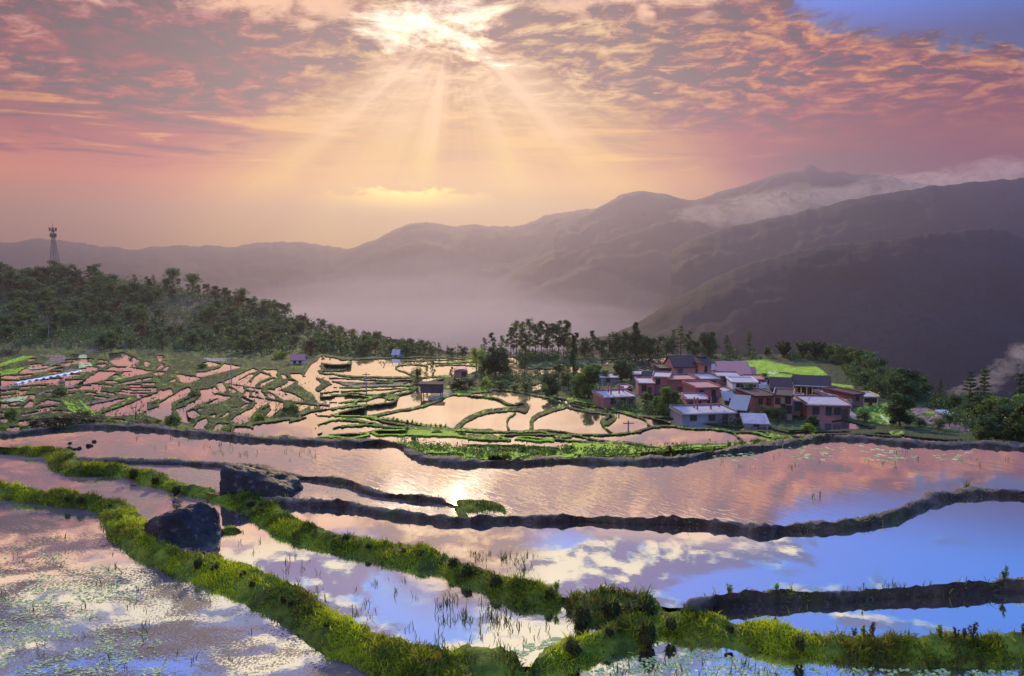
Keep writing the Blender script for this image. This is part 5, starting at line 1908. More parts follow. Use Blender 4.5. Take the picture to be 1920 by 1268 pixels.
# trees between the paddies and the village
for k, px, pyb, hp, w, lb in [
    ('rb', 893, 694, 48, 0.8, 'pale green airy tree left of the grove beside the far paddies'), ('rd', 930, 706, 58, 0.95, 'large dark tree in front of the slender grove'), ('r1', 908, 706, 44, 0.9, 'dark tree touching the left of the large grove tree'),
    ('r3', 948, 706, 40, 0.9, 'dark low tree at the right of the large grove tree'), ('t1', 983, 712, 76, 1.0, 'narrow dark tree standing alone between two pools in front of the grove'),
    ('c1', 1075, 708, 86, 0.9, 'dark conical tree rising left of the reflecting pond'), ('rd', 1034, 744, 46, 0.95, 'round dark tree at the rim of the curved pond'), ('rm', 1103, 748, 68, 0.85, 'tall full green tree left of the village'),
    ('rm', 1086, 742, 46, 0.9, 'mid green tree behind the tall full one'), ('r3', 1062, 730, 34, 1.0, 'small dark tree behind the round one at the rim'), ('rb', 912, 733, 30, 1.2, 'bright yellow-green bushy tree at the left rim of the curved pond'),
    ('r2', 1048, 712, 34, 1.0, 'grey green tree between the pools'), ('r2', 965, 738, 20, 1.3, 'low green tree below the two pools'), ('r1', 940, 735, 26, 1.4, 'low dark tree right of the bright bushy one'), ('r2', 985, 738, 24, 1.3, 'low leafy tree at the far rim of the curved pond'),
    ('rd', 1165, 714, 42, 1.0, 'dark round tree in front of the reflecting pond'), ('r2', 1182, 712, 36, 1.0, 'mid green tree right of the dark one before the reflecting pond'), ('r1', 1118, 712, 34, 1.1, 'dark tree at the left end of the reflecting pond'),
    ('r1', 1135, 716, 26, 1.1, 'low dark tree by the flat grey roof left of the village'), ('r2', 783, 722, 36, 0.9, 'bluish green tree beside the hut on stilts'), ('rd', 860, 730, 22, 2.2, 'wide dark thicket right of the hut on stilts'),
    ('r1', 880, 728, 24, 1.6, 'dark thicket under the pale green airy tree'), ('t3', 800, 718, 34, 0.8, 'thin leggy tree behind the hut on stilts'), ('t3', 812, 716, 40, 0.8, 'tallest thin leggy tree behind the hut on stilts'), ('t2', 846, 712, 26, 1.0, 'thin tree left of the pink hut'),
    ('rm', 1252, 782, 62, 0.85, 'leafy tree in front of the pale cube house'), ('rm', 1236, 776, 36, 1.0, 'spreading green tree left of the leafy village tree'), ('rd', 1400, 760, 44, 0.9, 'dark tree between the white house and the brick house'), ('r2', 1384, 752, 28, 1.0, 'yellowish bush-like tree beside the white house'),
    ('r1', 1435, 786, 30, 1.3, 'dark tree below the brick wall'), ('r3', 1458, 790, 32, 1.2, 'dark shrubby tree at the foot of the brick house'), ('rd', 1522, 802, 26, 1.2, 'round tree reflected in the small village pond'), ('r1', 1490, 724, 22, 1.3, 'round dark tree above the yellow long house'),
    ('r3', 1432, 716, 20, 1.3, 'round dark tree behind the white house'), ('r1', 1518, 714, 12, 1.0, 'small dark tree in the lower green field'), ('rm', 1352, 694, 22, 1.5, 'rounded shrubby tree by the red-topped tower'), ('r1', 1620, 790, 24, 1.6, 'dark thicket by the lane below the yellow cottage'),
    ('rm', 1292, 748, 22, 1.0, 'leafy tree squeezed between the brick house and the rose cube'), ('r1', 1345, 742, 20, 1.0, 'small dark tree in the gap right of the rose cube'), ('r2', 1472, 748, 16, 1.1, 'small tree behind the tall bare brick house'), ('r3', 1580, 762, 16, 1.2, 'dark tree between the wide brick house and the barn'), ('rm', 1212, 762, 30, 1.0, 'full green tree below the low rose house'), ('r2', 1160, 752, 24, 1.2, 'leafy tree beside the cluttered roof at the left of the village'), ('r2', 1760, 806, 26, 1.5, 'low bushy tree in the brown garden plot'), ('r1', 1725, 800, 20, 1.6, 'dark bush at the lower edge of the garden plot')]:
    plant_px(k, px, pyb, hp, lb, None, w)

# bushes along the terraces (each told by where it stands)
for k, px, pyb, hp, w, lb in [
    ('s2', 980, 847, 20, 1.1, 'dark green shrub on the strip above the mud bank, left of two others'), ('s1', 1066, 849, 24, 1.0, 'tallest yellow-green shrub on the strip above the mud bank'), ('s2', 1038, 852, 18, 0.9, 'smaller green shrub left of the tallest one above the mud bank'),
    ('s1', 1003, 853, 15, 1.4, 'low spreading bright shrub right of the dark one above the mud bank'), ('s1', 1423, 834, 18, 1.5, 'broad bright shrub at the turn of the mud bank'), ('s1', 1467, 832, 20, 1.7, 'largest bright shrub at the turn of the mud bank'),
    ('s1', 1392, 836, 16, 0.9, 'small shrub on the narrow bank at the corner of the tan pond'), ('s2', 867, 817, 10, 1.4, 'low shrub on the bright strip in mid distance'), ('s2', 777, 829, 18, 0.6, 'thin upright shrub behind the mud bank'),
    ('s1', 485, 793, 24, 0.9, 'upright leafy shrub beside the bare sapling'), ('s2', 545, 775, 22, 1.4, 'dark shrub among the small left terraces'), ('s1', 428, 812, 15, 1.6, 'bright round shrub just behind the long mud bank'), ('s1', 567, 816, 14, 1.1, 'small bright shrub between the thin strips of water'),
    ('s2', 325, 796, 24, 1.1, 'olive shrub on a tongue of land between pale ponds'), ('s2', 363, 744, 14, 1.5, 'green shrub at the left of the small terraces'), ('s1', 205, 794, 12, 1.9, 'bright shrub behind the left end of the mud bank'), ('s1', 292, 795, 14, 1.6, 'bright shrub just right of the bare sapling'),
    ('s3', 130, 797, 28, 1.8, 'brownish bushy weeds left of the sapling'), ('s3', 175, 797, 22, 1.8, 'second brownish weed thicket, nearer the sapling'), ('s3', 80, 800, 24, 1.6, 'brownish weed thicket near the left edge'), ('s2', 150, 790, 26, 1.4, 'greenish bush between the brown weeds'),
    ('s1', 44, 805, 12, 1.1, 'tiny bright bush near the left edge'), ('s1', 8, 806, 12, 1.1, 'tiny bright bush at the very left edge'), ('s2', 22, 790, 30, 0.7, 'small round-topped dark tree at the left edge'), ('s2', 112, 742, 20, 1.4, 'dark bush in the middle of the left fields'),
    ('s2', 380, 690, 12, 1.6, 'green bush above the small terraces'), ('s1', 525, 672, 18, 1.3, 'bright yellow-green bush at the foot of the hill'), ('s2', 718, 744, 10, 1.6, 'green bush at the bend of the thin banks'), ('s1', 1515, 806, 16, 1.6, 'leafy shrub on the bank below the village pond'),
    ('s2', 1415, 800, 18, 0.9, 'green shrub beside the white plastic shed'), ('s3', 265, 800, 20, 2.0, 'brown weeds around the foot of the sapling'), ('s2', 820, 812, 9, 2.2, 'flat green shrub on the bright strip')]:
    plant_px(k, px, pyb, hp, lb, None, w)
for i, px in enumerate(list(range(785, 960, 16)) + list(range(1085, 1400, 21))):
    py = float(np.interp(px, [780, 900, 1000, 1110, 1200, 1300, 1400], [848, 858, 858, 856, 853, 848, 842])) - rng.random() * 8
    plant_px(['w1', 'w2', 's1', 'w3'][i % 4], px + rng.random() * 8, py, 8 + rng.random() * 8, 'small weed growing on the green strip beyond the largest paddy', 'weeds on the strip beyond the largest paddy', 1.6)
for i, px in enumerate(range(610, 840, 9)):
    py = float(np.interp(px, [610, 700, 760, 840], [782, 783, 792, 801])) + rng.random() * 2
    plant_px(['w1', 'w2', 'w3'][i % 3], px, py, 6 + rng.random() * 5, 'grassy tuft on the bank below the wide grey pond', 'tufts on the bank below the wide grey pond', 1.3)
plant_px('n1', 254, 794, 58, 'bare branching sapling behind the long mud bank at left')
plant_px('n2', 516, 786, 52, 'thin bare sapling among the small terraces')
plant_px('n2', 528, 783, 34, 'second, shorter bare sapling among the small terraces')
plant_px('n2', 547, 770, 30, 'leafless twiggy sapling rising from the dark shrub')
# weeds on the near banks
for k, px, py, z, h, lb in [('w3', 1600, 1196, Z6 + 0.2, 0.28, 'short reddish weed on the bright bank, first of a row'), ('w1', 1620, 1194, Z6 + 0.2, 0.32, 'leafy green weed on the bright bank beside the reddish one'), ('w3', 1637, 1195, Z6 + 0.2, 0.36, 'pointed purple-brown weed on the bright bank'),
                            ('w1', 1763, 1198, Z6 + 0.2, 0.38, 'tallest leafy green weed on the bright bank'), ('w3', 1793, 1198, Z6 + 0.2, 0.30, 'brown weed right of the tallest green one'), ('w3', 1806, 1198, Z6 + 0.2, 0.30, 'purple-brown weed, middle of three on the bright bank'), ('w3', 1823, 1197, Z6 + 0.2, 0.42, 'pointed brown weed at the right of three'),
                            ('w3', 1917, 1193, Z6 + 0.2, 0.36, 'weed on the bright bank at the right edge'), ('w1', 1366, 1118, Z3 + 0.2, 0.36, 'thin green weed near the left end of the straight mud bank'), ('w1', 1455, 1110, Z3 + 0.2, 0.30, 'second thin green weed on the straight mud bank'), ('w1', 1043, 1110, Z3 + 0.15, 0.36, 'upright green weed on the end of the diagonal bank'),
                            ('w1', 1126, 1112, Z3 + 0.15, 0.30, 'upright green weed on the dark hump'), ('w2', 1883, 1088, Z3 + 0.2, 0.42, 'wispy weed on the straight mud bank near the right edge'), ('w1', 1620, 1102, Z3 + 0.2, 0.16, 'tiny green weed on the straight mud bank')]:
    p = at_z(px, py, z)
    plant(k, Vector(p.tolist()), h, lb, None, 0.9)
for nm, (src, used, h0) in PROTO.items():
    if not used:
        for c in list(src.children):
            bpy.data.objects.remove(c)
        bpy.data.objects.remove(src)
# ------------------------------------------------------------------ village
HOUSES = 'houses of the village'


def window(parent, x, z, w, h, y=0.0, side=None, pane='glass', frame='timber'):
    """frame and pane on the front wall (y = 0 plane) or, with side = +-1, on an end wall"""
    f, p = MB(), MB()
    t = 0.09

    def b(mb, a0, a1, z0, z1, d0, d1):
        if side is None:
            mb.box(a0, a1, y - d1, y - d0, z0, z1)
        else:
            xs = sorted((side[0] + side[1] * d0, side[0] + side[1] * d1))
            mb.box(xs[0], xs[1], a0, a1, z0, z1)
    b(f, x - w / 2 - t, x + w / 2 + t, z - t, z, 0.0, 0.10)
    b(f, x - w / 2 - t, x + w / 2 + t, z + h, z + h + t, 0.0, 0.10)
    b(f, x - w / 2 - t, x - w / 2, z, z + h, 0.0, 0.08)
    b(f, x + w / 2, x + w / 2 + t, z, z + h, 0.0, 0.08)
    b(f, x - 0.04, x + 0.04, z, z + h, 0.03, 0.07)
    b(p, x - w / 2, x + w / 2, z, z + h, 0.0, 0.028)
    fo = f.build('window', M[frame], parent)
    p.build('pane', M[pane], fo)


def house(label, px0, px1, pyb, pyt, depth, yaw, wall, roof='flat', rmat='concrete', wins=(), doors=(), name='house', over=0.25, sink=2.0, extra=None, pane='glass'):
    pc = ground((px0 + px1) / 2, pyb)
    D = pc.y
    w = (px1 - px0) * D / FPX
    h = (pyb - pyt) * D / FPX
    r = empty(name, pc, R(yaw))
    tag(r, label, 'house', HOUSES)
    m = MB()
    m.box(-w / 2, w / 2, 0, depth, -sink, h)
    m.build('wall', M[wall], r)
    rf = MB()
    if roof == 'flat':
        rf.box(-w / 2 - over, w / 2 + over, -over, depth + over, h + 0.002, h + 0.24)
        ro = rf.build('roof', M[rmat], r)
        pm = MB()
        for q in ((-w / 2 - over, w / 2 + over, depth + over - 0.2, depth + over), (-w / 2 - over, -w / 2 - over + 0.2, -over + 0.2, depth + over - 0.2), (w / 2 + over - 0.2, w / 2 + over, -over + 0.2, depth + over - 0.2)):
            pm.box(*q, h + 0.24, h + 0.24 + 0.28)
        pm.build('parapet', M[wall], ro)
    elif roof == 'gable':
        rise = depth * 0.30
        prof = [(-over, h - 0.10), (depth / 2, h + rise), (depth + over, h - 0.10), (depth + over, h + 0.12), (depth / 2, h + rise + 0.24), (-over, h + 0.12)]
        b = MB()
        b.prism([(x, z) for x, z in prof], -w / 2 - over, w / 2 + over)
        b.v = [(y, x, z) for x, y, z in b.v]
        b.build('roof', M[rmat], r)
        gb = MB()
        gb.prism([(0.02, h - 0.02), (depth - 0.02, h - 0.02), (depth / 2, h + rise - 0.02)], -w / 2 + 0.01, w / 2 - 0.01)
        gb.v = [(y, x, z) for x, y, z in gb.v]
        gb.build('gable', M[wall], r)
    elif roof == 'shed':
        b = MB()
        b.prism([(-over, h - 0.1), (depth + over, h + depth * 0.28), (depth + over, h + depth * 0.28 + 0.12), (-over, h + 0.04)], -w / 2 - over, w / 2 + over)
        b.v = [(y, x, z) for x, y, z in b.v]
        b.build('roof', M[rmat], r)
        gb = MB()
        gb.prism([(0.02, h - 0.02), (depth - 0.02, h - 0.02), (depth - 0.02, h + depth * 0.27)], -w / 2 + 0.01, w / 2 - 0.01)
        gb.v = [(y, x, z) for x, y, z in gb.v]
        gb.build('gable', M[wall], r)
    elif roof == 'hip':
        o = over + 0.3
        b = MB()
        cx, cy = 0, depth / 2
        A = [(-w / 2 - o, -o, h), (w / 2 + o, -o, h), (w / 2 + o, depth + o, h), (-w / 2 - o, depth + o, h)]
        k = 0.38
        B_ = [(x * k, cy + (y - cy) * k, h + 1.2) for x, y, z in A]
        top = (cx, cy, h + 2.6)
        for i in range(4):
            b.poly([A[i], A[(i + 1) % 4], B_[(i + 1) % 4], B_[i]])
            C1, C2 = (B_[i][0] * 1.25, cy + (B_[i][1] - cy) * 1.25, h + 1.5), (B_[(i + 1) % 4][0] * 1.25, cy + (B_[(i + 1) % 4][1] - cy) * 1.25, h + 1.5)
            b.poly([B_[i], B_[(i + 1) % 4], C2, C1])
            b.poly([C1, C2, top])
        b.poly(A)
        b.build('roof', M[rmat], r)
    elif roof == 'arch':
        b = MB()
        n = 10
        prof = [(w / 2 * -math.cos(math.pi * i / n) * 1.04, h + w * 0.22 * math.sin(math.pi * i / n)) for i in range(n + 1)]
        b.prism(prof, -over, depth + over)
        b.build('roof', M[rmat], r)
    for q in wins:
        fx, fz, ww, wh = q[:4]
        if len(q) > 4:
            sx = q[4]
            window(r, fx * depth, fz * h, ww, wh, 0, (sx * w / 2, sx), pane)
        else:
            window(r, (fx - 0.5) * w, fz * h, ww, wh, 0, None, pane)
    for fx, dw, dh in doors:
        d = MB()
        d.box((fx - 0.5) * w - dw / 2, (fx - 0.5) * w + dw / 2, -0.05, 0.0, 0.02, dh)
        do = d.build('door', M['timber'], r)
        hh = MB()
        hh.box((fx - 0.5) * w + dw * 0.3, (fx - 0.5) * w + dw * 0.38, -0.11, -0.051, dh * 0.45, dh * 0.52)
        hh.build('handle', M['steel'], do)
    if extra:
        extra(r, w, h, depth)
    return r


def columns(r, w, h, depth):
    pl = MB()
    pl.box(-w / 2, w / 2, -1.5, -0.003, -0.6, 0.12)
    pl.build('porch', M['concrete'], r)
    for i in range(7):
        c = MB()
        x = -w / 2 + 0.25 + i * (w - 0.5) / 6
        c.tube([(x, -1.3, 0.12), (x, -1.3, h - 0.02)], 0.16, 8)
        c.build('column', M['yellow_wall'], r)
    v = MB()
    v.box(-w / 2 - 0.3, w / 2 + 0.3, -1.75, -0.28, h - 0.02, h + 0.08)
    v.build('porch_roof', M['sheet_metal'], r)


def posts(r, w, h, depth):
    for fx, fy, hh in ((-0.1, 0.5, 2.2), (0.16, 0.5, 2.2), (-0.1, 0.75, 2.0), (0.4, 0.8, 1.2)):
        m = MB()
        m.box(fx * w - 0.12, fx * w + 0.12, fy * depth - 0.12, fy * depth + 0.12, h + 0.24, h + 0.24 + hh)
        m.build('roof_post', M['rose'], r)
    b = MB()
    b.box(-0.1 * w, 0.40 * w, 0.5 * depth - 0.1, 0.5 * depth + 0.1, h + 1.1, h + 1.28)
    b.build('roof_rail', M['rose'], r)


W1 = lambda *xs, z=0.35, w=1.0, h=1.3: [(x, z, w, h) for x in xs]
house('long dark-roofed pink house joined to the tower, topmost of the village', 1262, 1318, 722, 688, 8, 6, 'pink', 'gable', 'roof_dark', W1(0.22, 0.84, z=0.55, w=1.2, h=1.6), [(0.5, 1.1, 2.2)], pane='teal')
house('narrow pink tower house with a dark stepped roof and slit windows', 1316, 1334, 724, 681, 6, 16, 'pink', 'hip', 'roof_dark', [(0.35, 0.62, 0.6, 1.4), (0.7, 0.35, 0.6, 1.2), (0.5, 0.62, 0.5, 1.3, 1)], name='tower_house')
house('dark-walled flat house left of the long pink one', 1235, 1262, 720, 691, 7, 2, 'dark_wall', 'flat', 'roof_dark', W1(0.5, z=0.5))
house('pale-topped cube house standing above the leafy tree', 1224, 1255, 740, 707, 6.5, -14, 'rose', 'flat', 'concrete', [(0.3, 0.6, 0.9, 1.2)], [(0.7, 1.0, 2.1)])
house('low rose house with light flat roof left of the cube house', 1197, 1227, 742, 719, 7, -4, 'rose', 'flat', 'concrete', W1(0.35, z=0.4), [(0.7, 1.0, 2.0)])
house('long low brick house below the dark-roofed pink one', 1254, 1304, 742, 712, 6, 3, 'brick', 'flat', 'roof_pink', W1(0.75, z=0.5, w=1.3), [(0.4, 1.2, 2.1)])
house('rose cube with a pale slab roof right of the long brick house', 1311, 1349, 734, 711, 7, 4, 'rose', 'flat', 'concrete', W1(0.3, 0.7, z=0.4))
house('two storey rose house stepping down below the tower', 1302, 1350, 762, 727, 7, 8, 'rose', 'flat', 'roof_pink', W1(0.25, 0.75, z=0.55, w=0.8) + [(0.55, 0.15, 0.9, 1.3)], [(0.8, 1.1, 2.1)])
house('small house with a bright uneven slab roof in front of the two storey one', 1287, 1326, 772, 749, 5.5, -3, 'rose', 'flat', 'concrete', W1(0.5, z=0.35, w=1.5), [(0.2, 0.9, 2.0)])
house('long grey-walled building with posts on its white flat roof, nearest the ponds', 1277, 1382, 797, 776, 6.5, 7, 'grey_wall', 'flat', 'concrete', W1(0.2, 0.55, z=0.45, w=1.1, h=0.9), [(0.8, 1.1, 2.0)], extra=posts)
house('shed with a sloping bluish metal roof at the end of the grey building', 1367, 1397, 792, 768, 6, -24, 'dark_wall', 'shed', 'sheet_metal', [], [(0.4, 1.2, 2.0)])
house('white-blue painted house with dark windows in the middle of the village', 1373, 1419, 744, 718, 7, -6, 'white_wall', 'flat', 'concrete', [(0.28, 0.45, 1.3, 1.6), (0.88, 0.4, 0.6, 1.5), (0.5, 0.4, 0.9, 1.4, 1)], [(0.6, 1.1, 2.2)])
house('wide house with a pale pink sheet roof at the back by the green field', 1350, 1408, 718, 704, 9, -10, 'rose', 'shed', 'roof_pink', W1(0.5, z=0.3))
house('brick house with a ragged pale roof behind the white-blue one', 1343, 1387, 722, 706, 6, -6, 'brick', 'flat', 'concrete', W1(0.4, z=0.35))
house('brick house with a flat roof between the white-blue house and the dark gable', 1400, 1432, 728, 712, 6, -8, 'brick', 'flat', 'roof_pink', W1(0.5, z=0.3))
house('low wide house with a cluttered bright roof at the left end of the village', 1130, 1194, 764, 745, 7, 12, 'rose', 'flat', 'concrete', W1(0.3, 0.6, z=0.35), [(0.85, 1.0, 1.9)], extra=posts)
house('low house with a plain grey roof among the trees left of the village', 1120, 1160, 718, 709, 7, 0, 'grey_wall', 'flat', 'concrete', W1(0.5, z=0.2, w=0.8, h=0.8))
house('small grey roofed house under the dark round tree', 1186, 1212, 714, 703, 6, 4, 'grey_wall', 'flat', 'concrete', W1(0.5, z=0.25, w=0.8, h=0.8))
house('tall bare brick house with several small dark windows', 1451, 1484, 786, 742, 7, -22, 'brick_pale', 'flat', 'roof_dark', [(0.2, 0.66, 0.8, 1.1), (0.75, 0.70, 0.9, 1.4), (0.5, 0.45, 0.7, 0.9), (0.25, 0.22, 0.9, 1.1), (0.82, 0.28, 0.9, 1.4)], [(0.55, 1.0, 2.0)])
house('lower pink annex with a blue-green window against the tall brick house', 1481, 1512, 780, 753, 5, -24, 'pink', 'flat', 'concrete', [(0.55, 0.4, 1.4, 1.5)], [], pane='teal')
house('plain brick house with a dark flat roof behind the tree, left of the tall one', 1412, 1454, 772, 743, 8, 8, 'brick', 'flat', 'roof_dark', W1(0.3, 0.7, z=0.45, w=0.8))
house('yellow long house with a row of columns and a metal porch roof', 1490, 1554, 744, 723, 6, -18, 'yellow_wall', 'gable', 'roof_dark', W1(0.2, 0.5, 0.8, z=0.3, w=0.9), [(0.35, 1.0, 2.0), (0.65, 1.0, 2.0)], extra=columns)
house('wide brick house with a large pale flat roof beside the village pond', 1514, 1592, 788, 760, 8.5, -6, 'brick', 'flat', 'concrete', W1(0.2, 0.7, z=0.4, w=1.1) + [(0.5, 0.35, 1.0, 1.5)], [(0.88, 1.2, 2.2)])
house('small house with a broken pale roof behind the wide brick one', 1552, 1590, 758, 743, 6, 4, 'rose', 'flat', 'concrete', W1(0.5, z=0.3))
house('plain reddish brick barn at the right end beside the lane', 1592, 1622, 762, 740, 8, 20, 'brick', 'flat', 'roof_dark', W1(0.5, z=0.5, w=0.8, h=0.8))
house('small yellow cottage with two dark windows beyond the lane', 1618, 1646, 760, 745, 5, -4, 'yellow_wall', 'flat', 'concrete', W1(0.25, 0.75, z=0.4, w=0.8, h=0.8), [(0.5, 0.8, 1.7)], name='cottage')
house('low grey shed with a pale sloping roof by the ponds', 1396, 1440, 802, 794, 3.5, -8, 'grey_wall', 'shed', 'concrete', W1(0.5, z=0.3, w=0.8, h=0.5), name='shed')
house('dark gabled house behind the tall brick one', 1446, 1484, 746, 730, 7, -14, 'dark_wall', 'gable', 'roof_dark', W1(0.4, z=0.2, w=0.9, h=0.9))
house('tiny shed with turquoise walls beside the dark gable', 1428, 1442, 742, 732, 3, -8, 'teal', 'shed', 'sheet_metal', [], [(0.5, 0.8, 1.6)], name='shed')
house('pink round-roofed hut among the trees left of the pools', 852, 877, 708, 697, 5, 6, 'pink', 'arch', 'roof_pink', [], [(0.72, 1.3, 1.6)], name='hut')
house('white house with a reddish roof at the foot of the wooded hill', 545, 570, 682, 676, 5, 8, 'white_wall', 'gable', 'roof_pink', W1(0.3, 0.7, z=0.2, w=0.8, h=0.9))
house('whitewashed shed half hidden by trees above the far paddies', 735, 748, 672, 666, 5, 0, 'white_wall', 'gable', 'concrete', W1(0.5, z=0.2, w=0.7, h=0.8), name='shed')

for q in [('little white gabled house tucked right of the tower', 1334, 1344, 708, 694, 4, 10, 'white_wall', 'gable', 'concrete'),
          ('small brown shed under the cluttered middle roofs', 1353, 1373, 746, 735, 5, 4, 'brick', 'flat', 'concrete'),
          ('tiny pink outhouse left of the dark tree by the white house', 1358, 1376, 762, 751, 4, -8, 'pink', 'shed', 'sheet_metal'),
          ('low lean-to with a dark tiled roof behind the plain brick house', 1418, 1442, 752, 744, 4, -6, 'dark_wall', 'shed', 'roof_dark'),
          ('small house with a pale slab roof left of the dark gable', 1430, 1448, 733, 724, 5, -14, 'rose', 'flat', 'concrete'),
          ('flat-topped brick annex between the yellow long house and the tall brick one', 1482, 1506, 760, 748, 5, -18, 'brick_pale', 'flat', 'concrete'),
          ('narrow grey store with a rounded roof below the yellow long house', 1530, 1552, 764, 754, 5, -10, 'grey_wall', 'arch', 'sheet_metal'),
          ('small brick store with a bright slab left of the reddish barn', 1578, 1596, 766, 754, 4, 8, 'brick', 'flat', 'concrete'),
          ('low rose house with a dark gable left of the cube house', 1206, 1226, 722, 711, 5, -6, 'rose', 'gable', 'roof_dark'),
          ('grey lean-to at the foot of the cube house', 1262, 1284, 764, 752, 4, 5, 'grey_wall', 'shed', 'roof_pink'),
          ('small terracotta gable between the long pink house and the brick houses', 1282, 1304, 712, 703, 5, -8, 'brick', 'gable', 'roof_pink'),
          ('tiny pale-roofed store at the left of the village street', 1168, 1186, 738, 729, 4, 10, 'rose', 'flat', 'concrete'),
          ('small brick house with a pink sheet roof near the field edge', 1398, 1416, 712, 702, 5, -12, 'brick', 'gable', 'roof_pink'),
          ('little shed with a metal roof behind the lower pink annex', 1504, 1520, 768, 758, 4, -20, 'grey_wall', 'shed', 'sheet_metal')]:
    house(*q, wins=W1(0.3, z=0.35, w=0.7, h=0.8), doors=[(0.7, 0.9, 1.7)])
# hut on stilts
pc = ground(808, 744)
hut = tag(empty('stilt_hut', pc, R(-4)), 'dark wooden hut on short stilts at the edge of the grey pond', 'hut')
w = 40 * pc.y / FPX
for x in (-w / 2 + 0.2, w / 2 - 0.2):
    for y in (0.2, 2.8):
        t_ = MB(); t_.tube([(x, y, -1.5), (x, y, 0.8)], 0.12, 6); t_.build('stilt', M['timber'], hut)
m = MB(); m.box(-w / 2, w / 2, 0, 3.0, 0.8, 2.9); m.build('wall', M['dark_wall'], hut)
m = MB(); m.prism([(-0.4, 2.86), (1.5, 3.2), (3.4, 2.86), (3.4, 2.98), (1.5, 3.34), (-0.4, 2.98)], -w / 2 - 0.4, w / 2 + 0.4)
m.v = [(y, x, z) for x, y, z in m.v]; m.build('roof', M['roof_dark'], hut)
m = MB(); m.box(0.1, 0.9, -0.05, 0, 0.85, 2.6); m.build('door', M['timber'], hut)

# lattice mast on the hill
b0 = ground(104, 518)
Dm = b0.y
mast = tag(empty('telecom_mast', b0), 'tall steel lattice telecom mast on the wooded hilltop', 'mast')
Hm = (515 - 428) * Dm / FPX
k_ = Dm / FPX
lat = MB()
hw = lambda t: (6.6 * (1 - t) ** 1.25 + 1.3) * k_
N = 13
for i in range(4):
    sx, sy = ((-1, -1), (1, -1), (1, 1), (-1, 1))[i]
    s2 = ((-1, -1), (1, -1), (1, 1), (-1, 1))[(i + 1) % 4]
    for j in range(N):
        t0, t1 = j / N, (j + 1) / N
        a, b = hw(t0), hw(t1)
        lat.tube([(sx * a, sy * a, t0 * Hm - (2 if j == 0 else 0)), (sx * b, sy * b, t1 * Hm)], 0.17, 5)
        lat.tube([(sx * a, sy * a, t0 * Hm), (s2[0] * b, s2[1] * b, t1 * Hm)], 0.08, 4)
        lat.tube([(s2[0] * a, s2[1] * a, t0 * Hm), (sx * b, sy * b, t1 * Hm)], 0.08, 4)
        lat.tube([(sx * b, sy * b, t1 * Hm), (s2[0] * b, s2[1] * b, t1 * Hm)], 0.08, 4)
lat.build('lattice', M['steel'], mast)
for lev, rr in ((0.86, 4.2), (0.985, 5.0)):
    pf_ = MB()
    n = 16
    ring = [(math.cos(6.2832 * q / n) * rr * k_, math.sin(6.2832 * q / n) * rr * k_, lev * Hm) for q in range(n + 1)]
    pf_.tube(ring, 0.12, 5)
    for q in range(4):
        a = q * math.pi / 2
        pf_.tube([(0, 0, lev * Hm), (math.cos(a) * rr * k_, math.sin(a) * rr * k_, lev * Hm)], 0.10, 4)
    pf_.build('platform', M['steel'], mast)
    for q in range(6):
        a = q * math.pi / 3 + 0.2
        an = MB()
        x, y = math.cos(a) * (rr + 0.7) * k_, math.sin(a) * (rr + 0.7) * k_
        an.box(x - 0.28, x + 0.28, y - 0.28, y + 0.28, lev * Hm - 1.0, lev * Hm + 1.7)
        an.build('antenna_panel', M['steel'], mast)
rd = MB(); rd.tube([(0, 0, Hm), (0, 0, Hm + 15 * k_)], [0.14, 0.07], 5); rd.build('lightning_rod', M['steel'], mast)

# utility poles
for px, pyb, hp, lb in [(434, 719, 62, 'thin concrete utility pole standing among the small terraces'), (687, 740, 42, 'thin utility pole on the bank of the wide pale pond'), (158, 520, 18, 'left one of two short poles on the hilltop'),
                        (165, 521, 18, 'right one of two short poles on the hilltop'), (436, 616, 24, 'utility pole half way up the wooded hill'), (92, 640, 36, 'pale utility pole at the foot of the dark wood'), (1129, 754, 44, 'thin utility pole by the cluttered roof at the left of the village'), (1178, 808, 20, 'thin stake standing in the corner of the pale pond')]:
    p = ground(px, pyb)
    hh = hp * p.y / FPX
    r = tag(empty('utility_pole' if hp > 20 or px < 170 else 'stake', p), lb, 'pole' if px != 1178 else 'stake', 'utility poles' if px != 1178 else None)
    m = MB(); m.tube([(0, 0, -0.5), (0, 0, hh)], [0.16, 0.11], 6); m.build('shaft', M['pole'], r)
    m = MB(); m.box(-0.9, 0.9, -0.08, 0.08, hh - 0.55, hh - 0.40); m.build('crossarm', M['timber'], r)

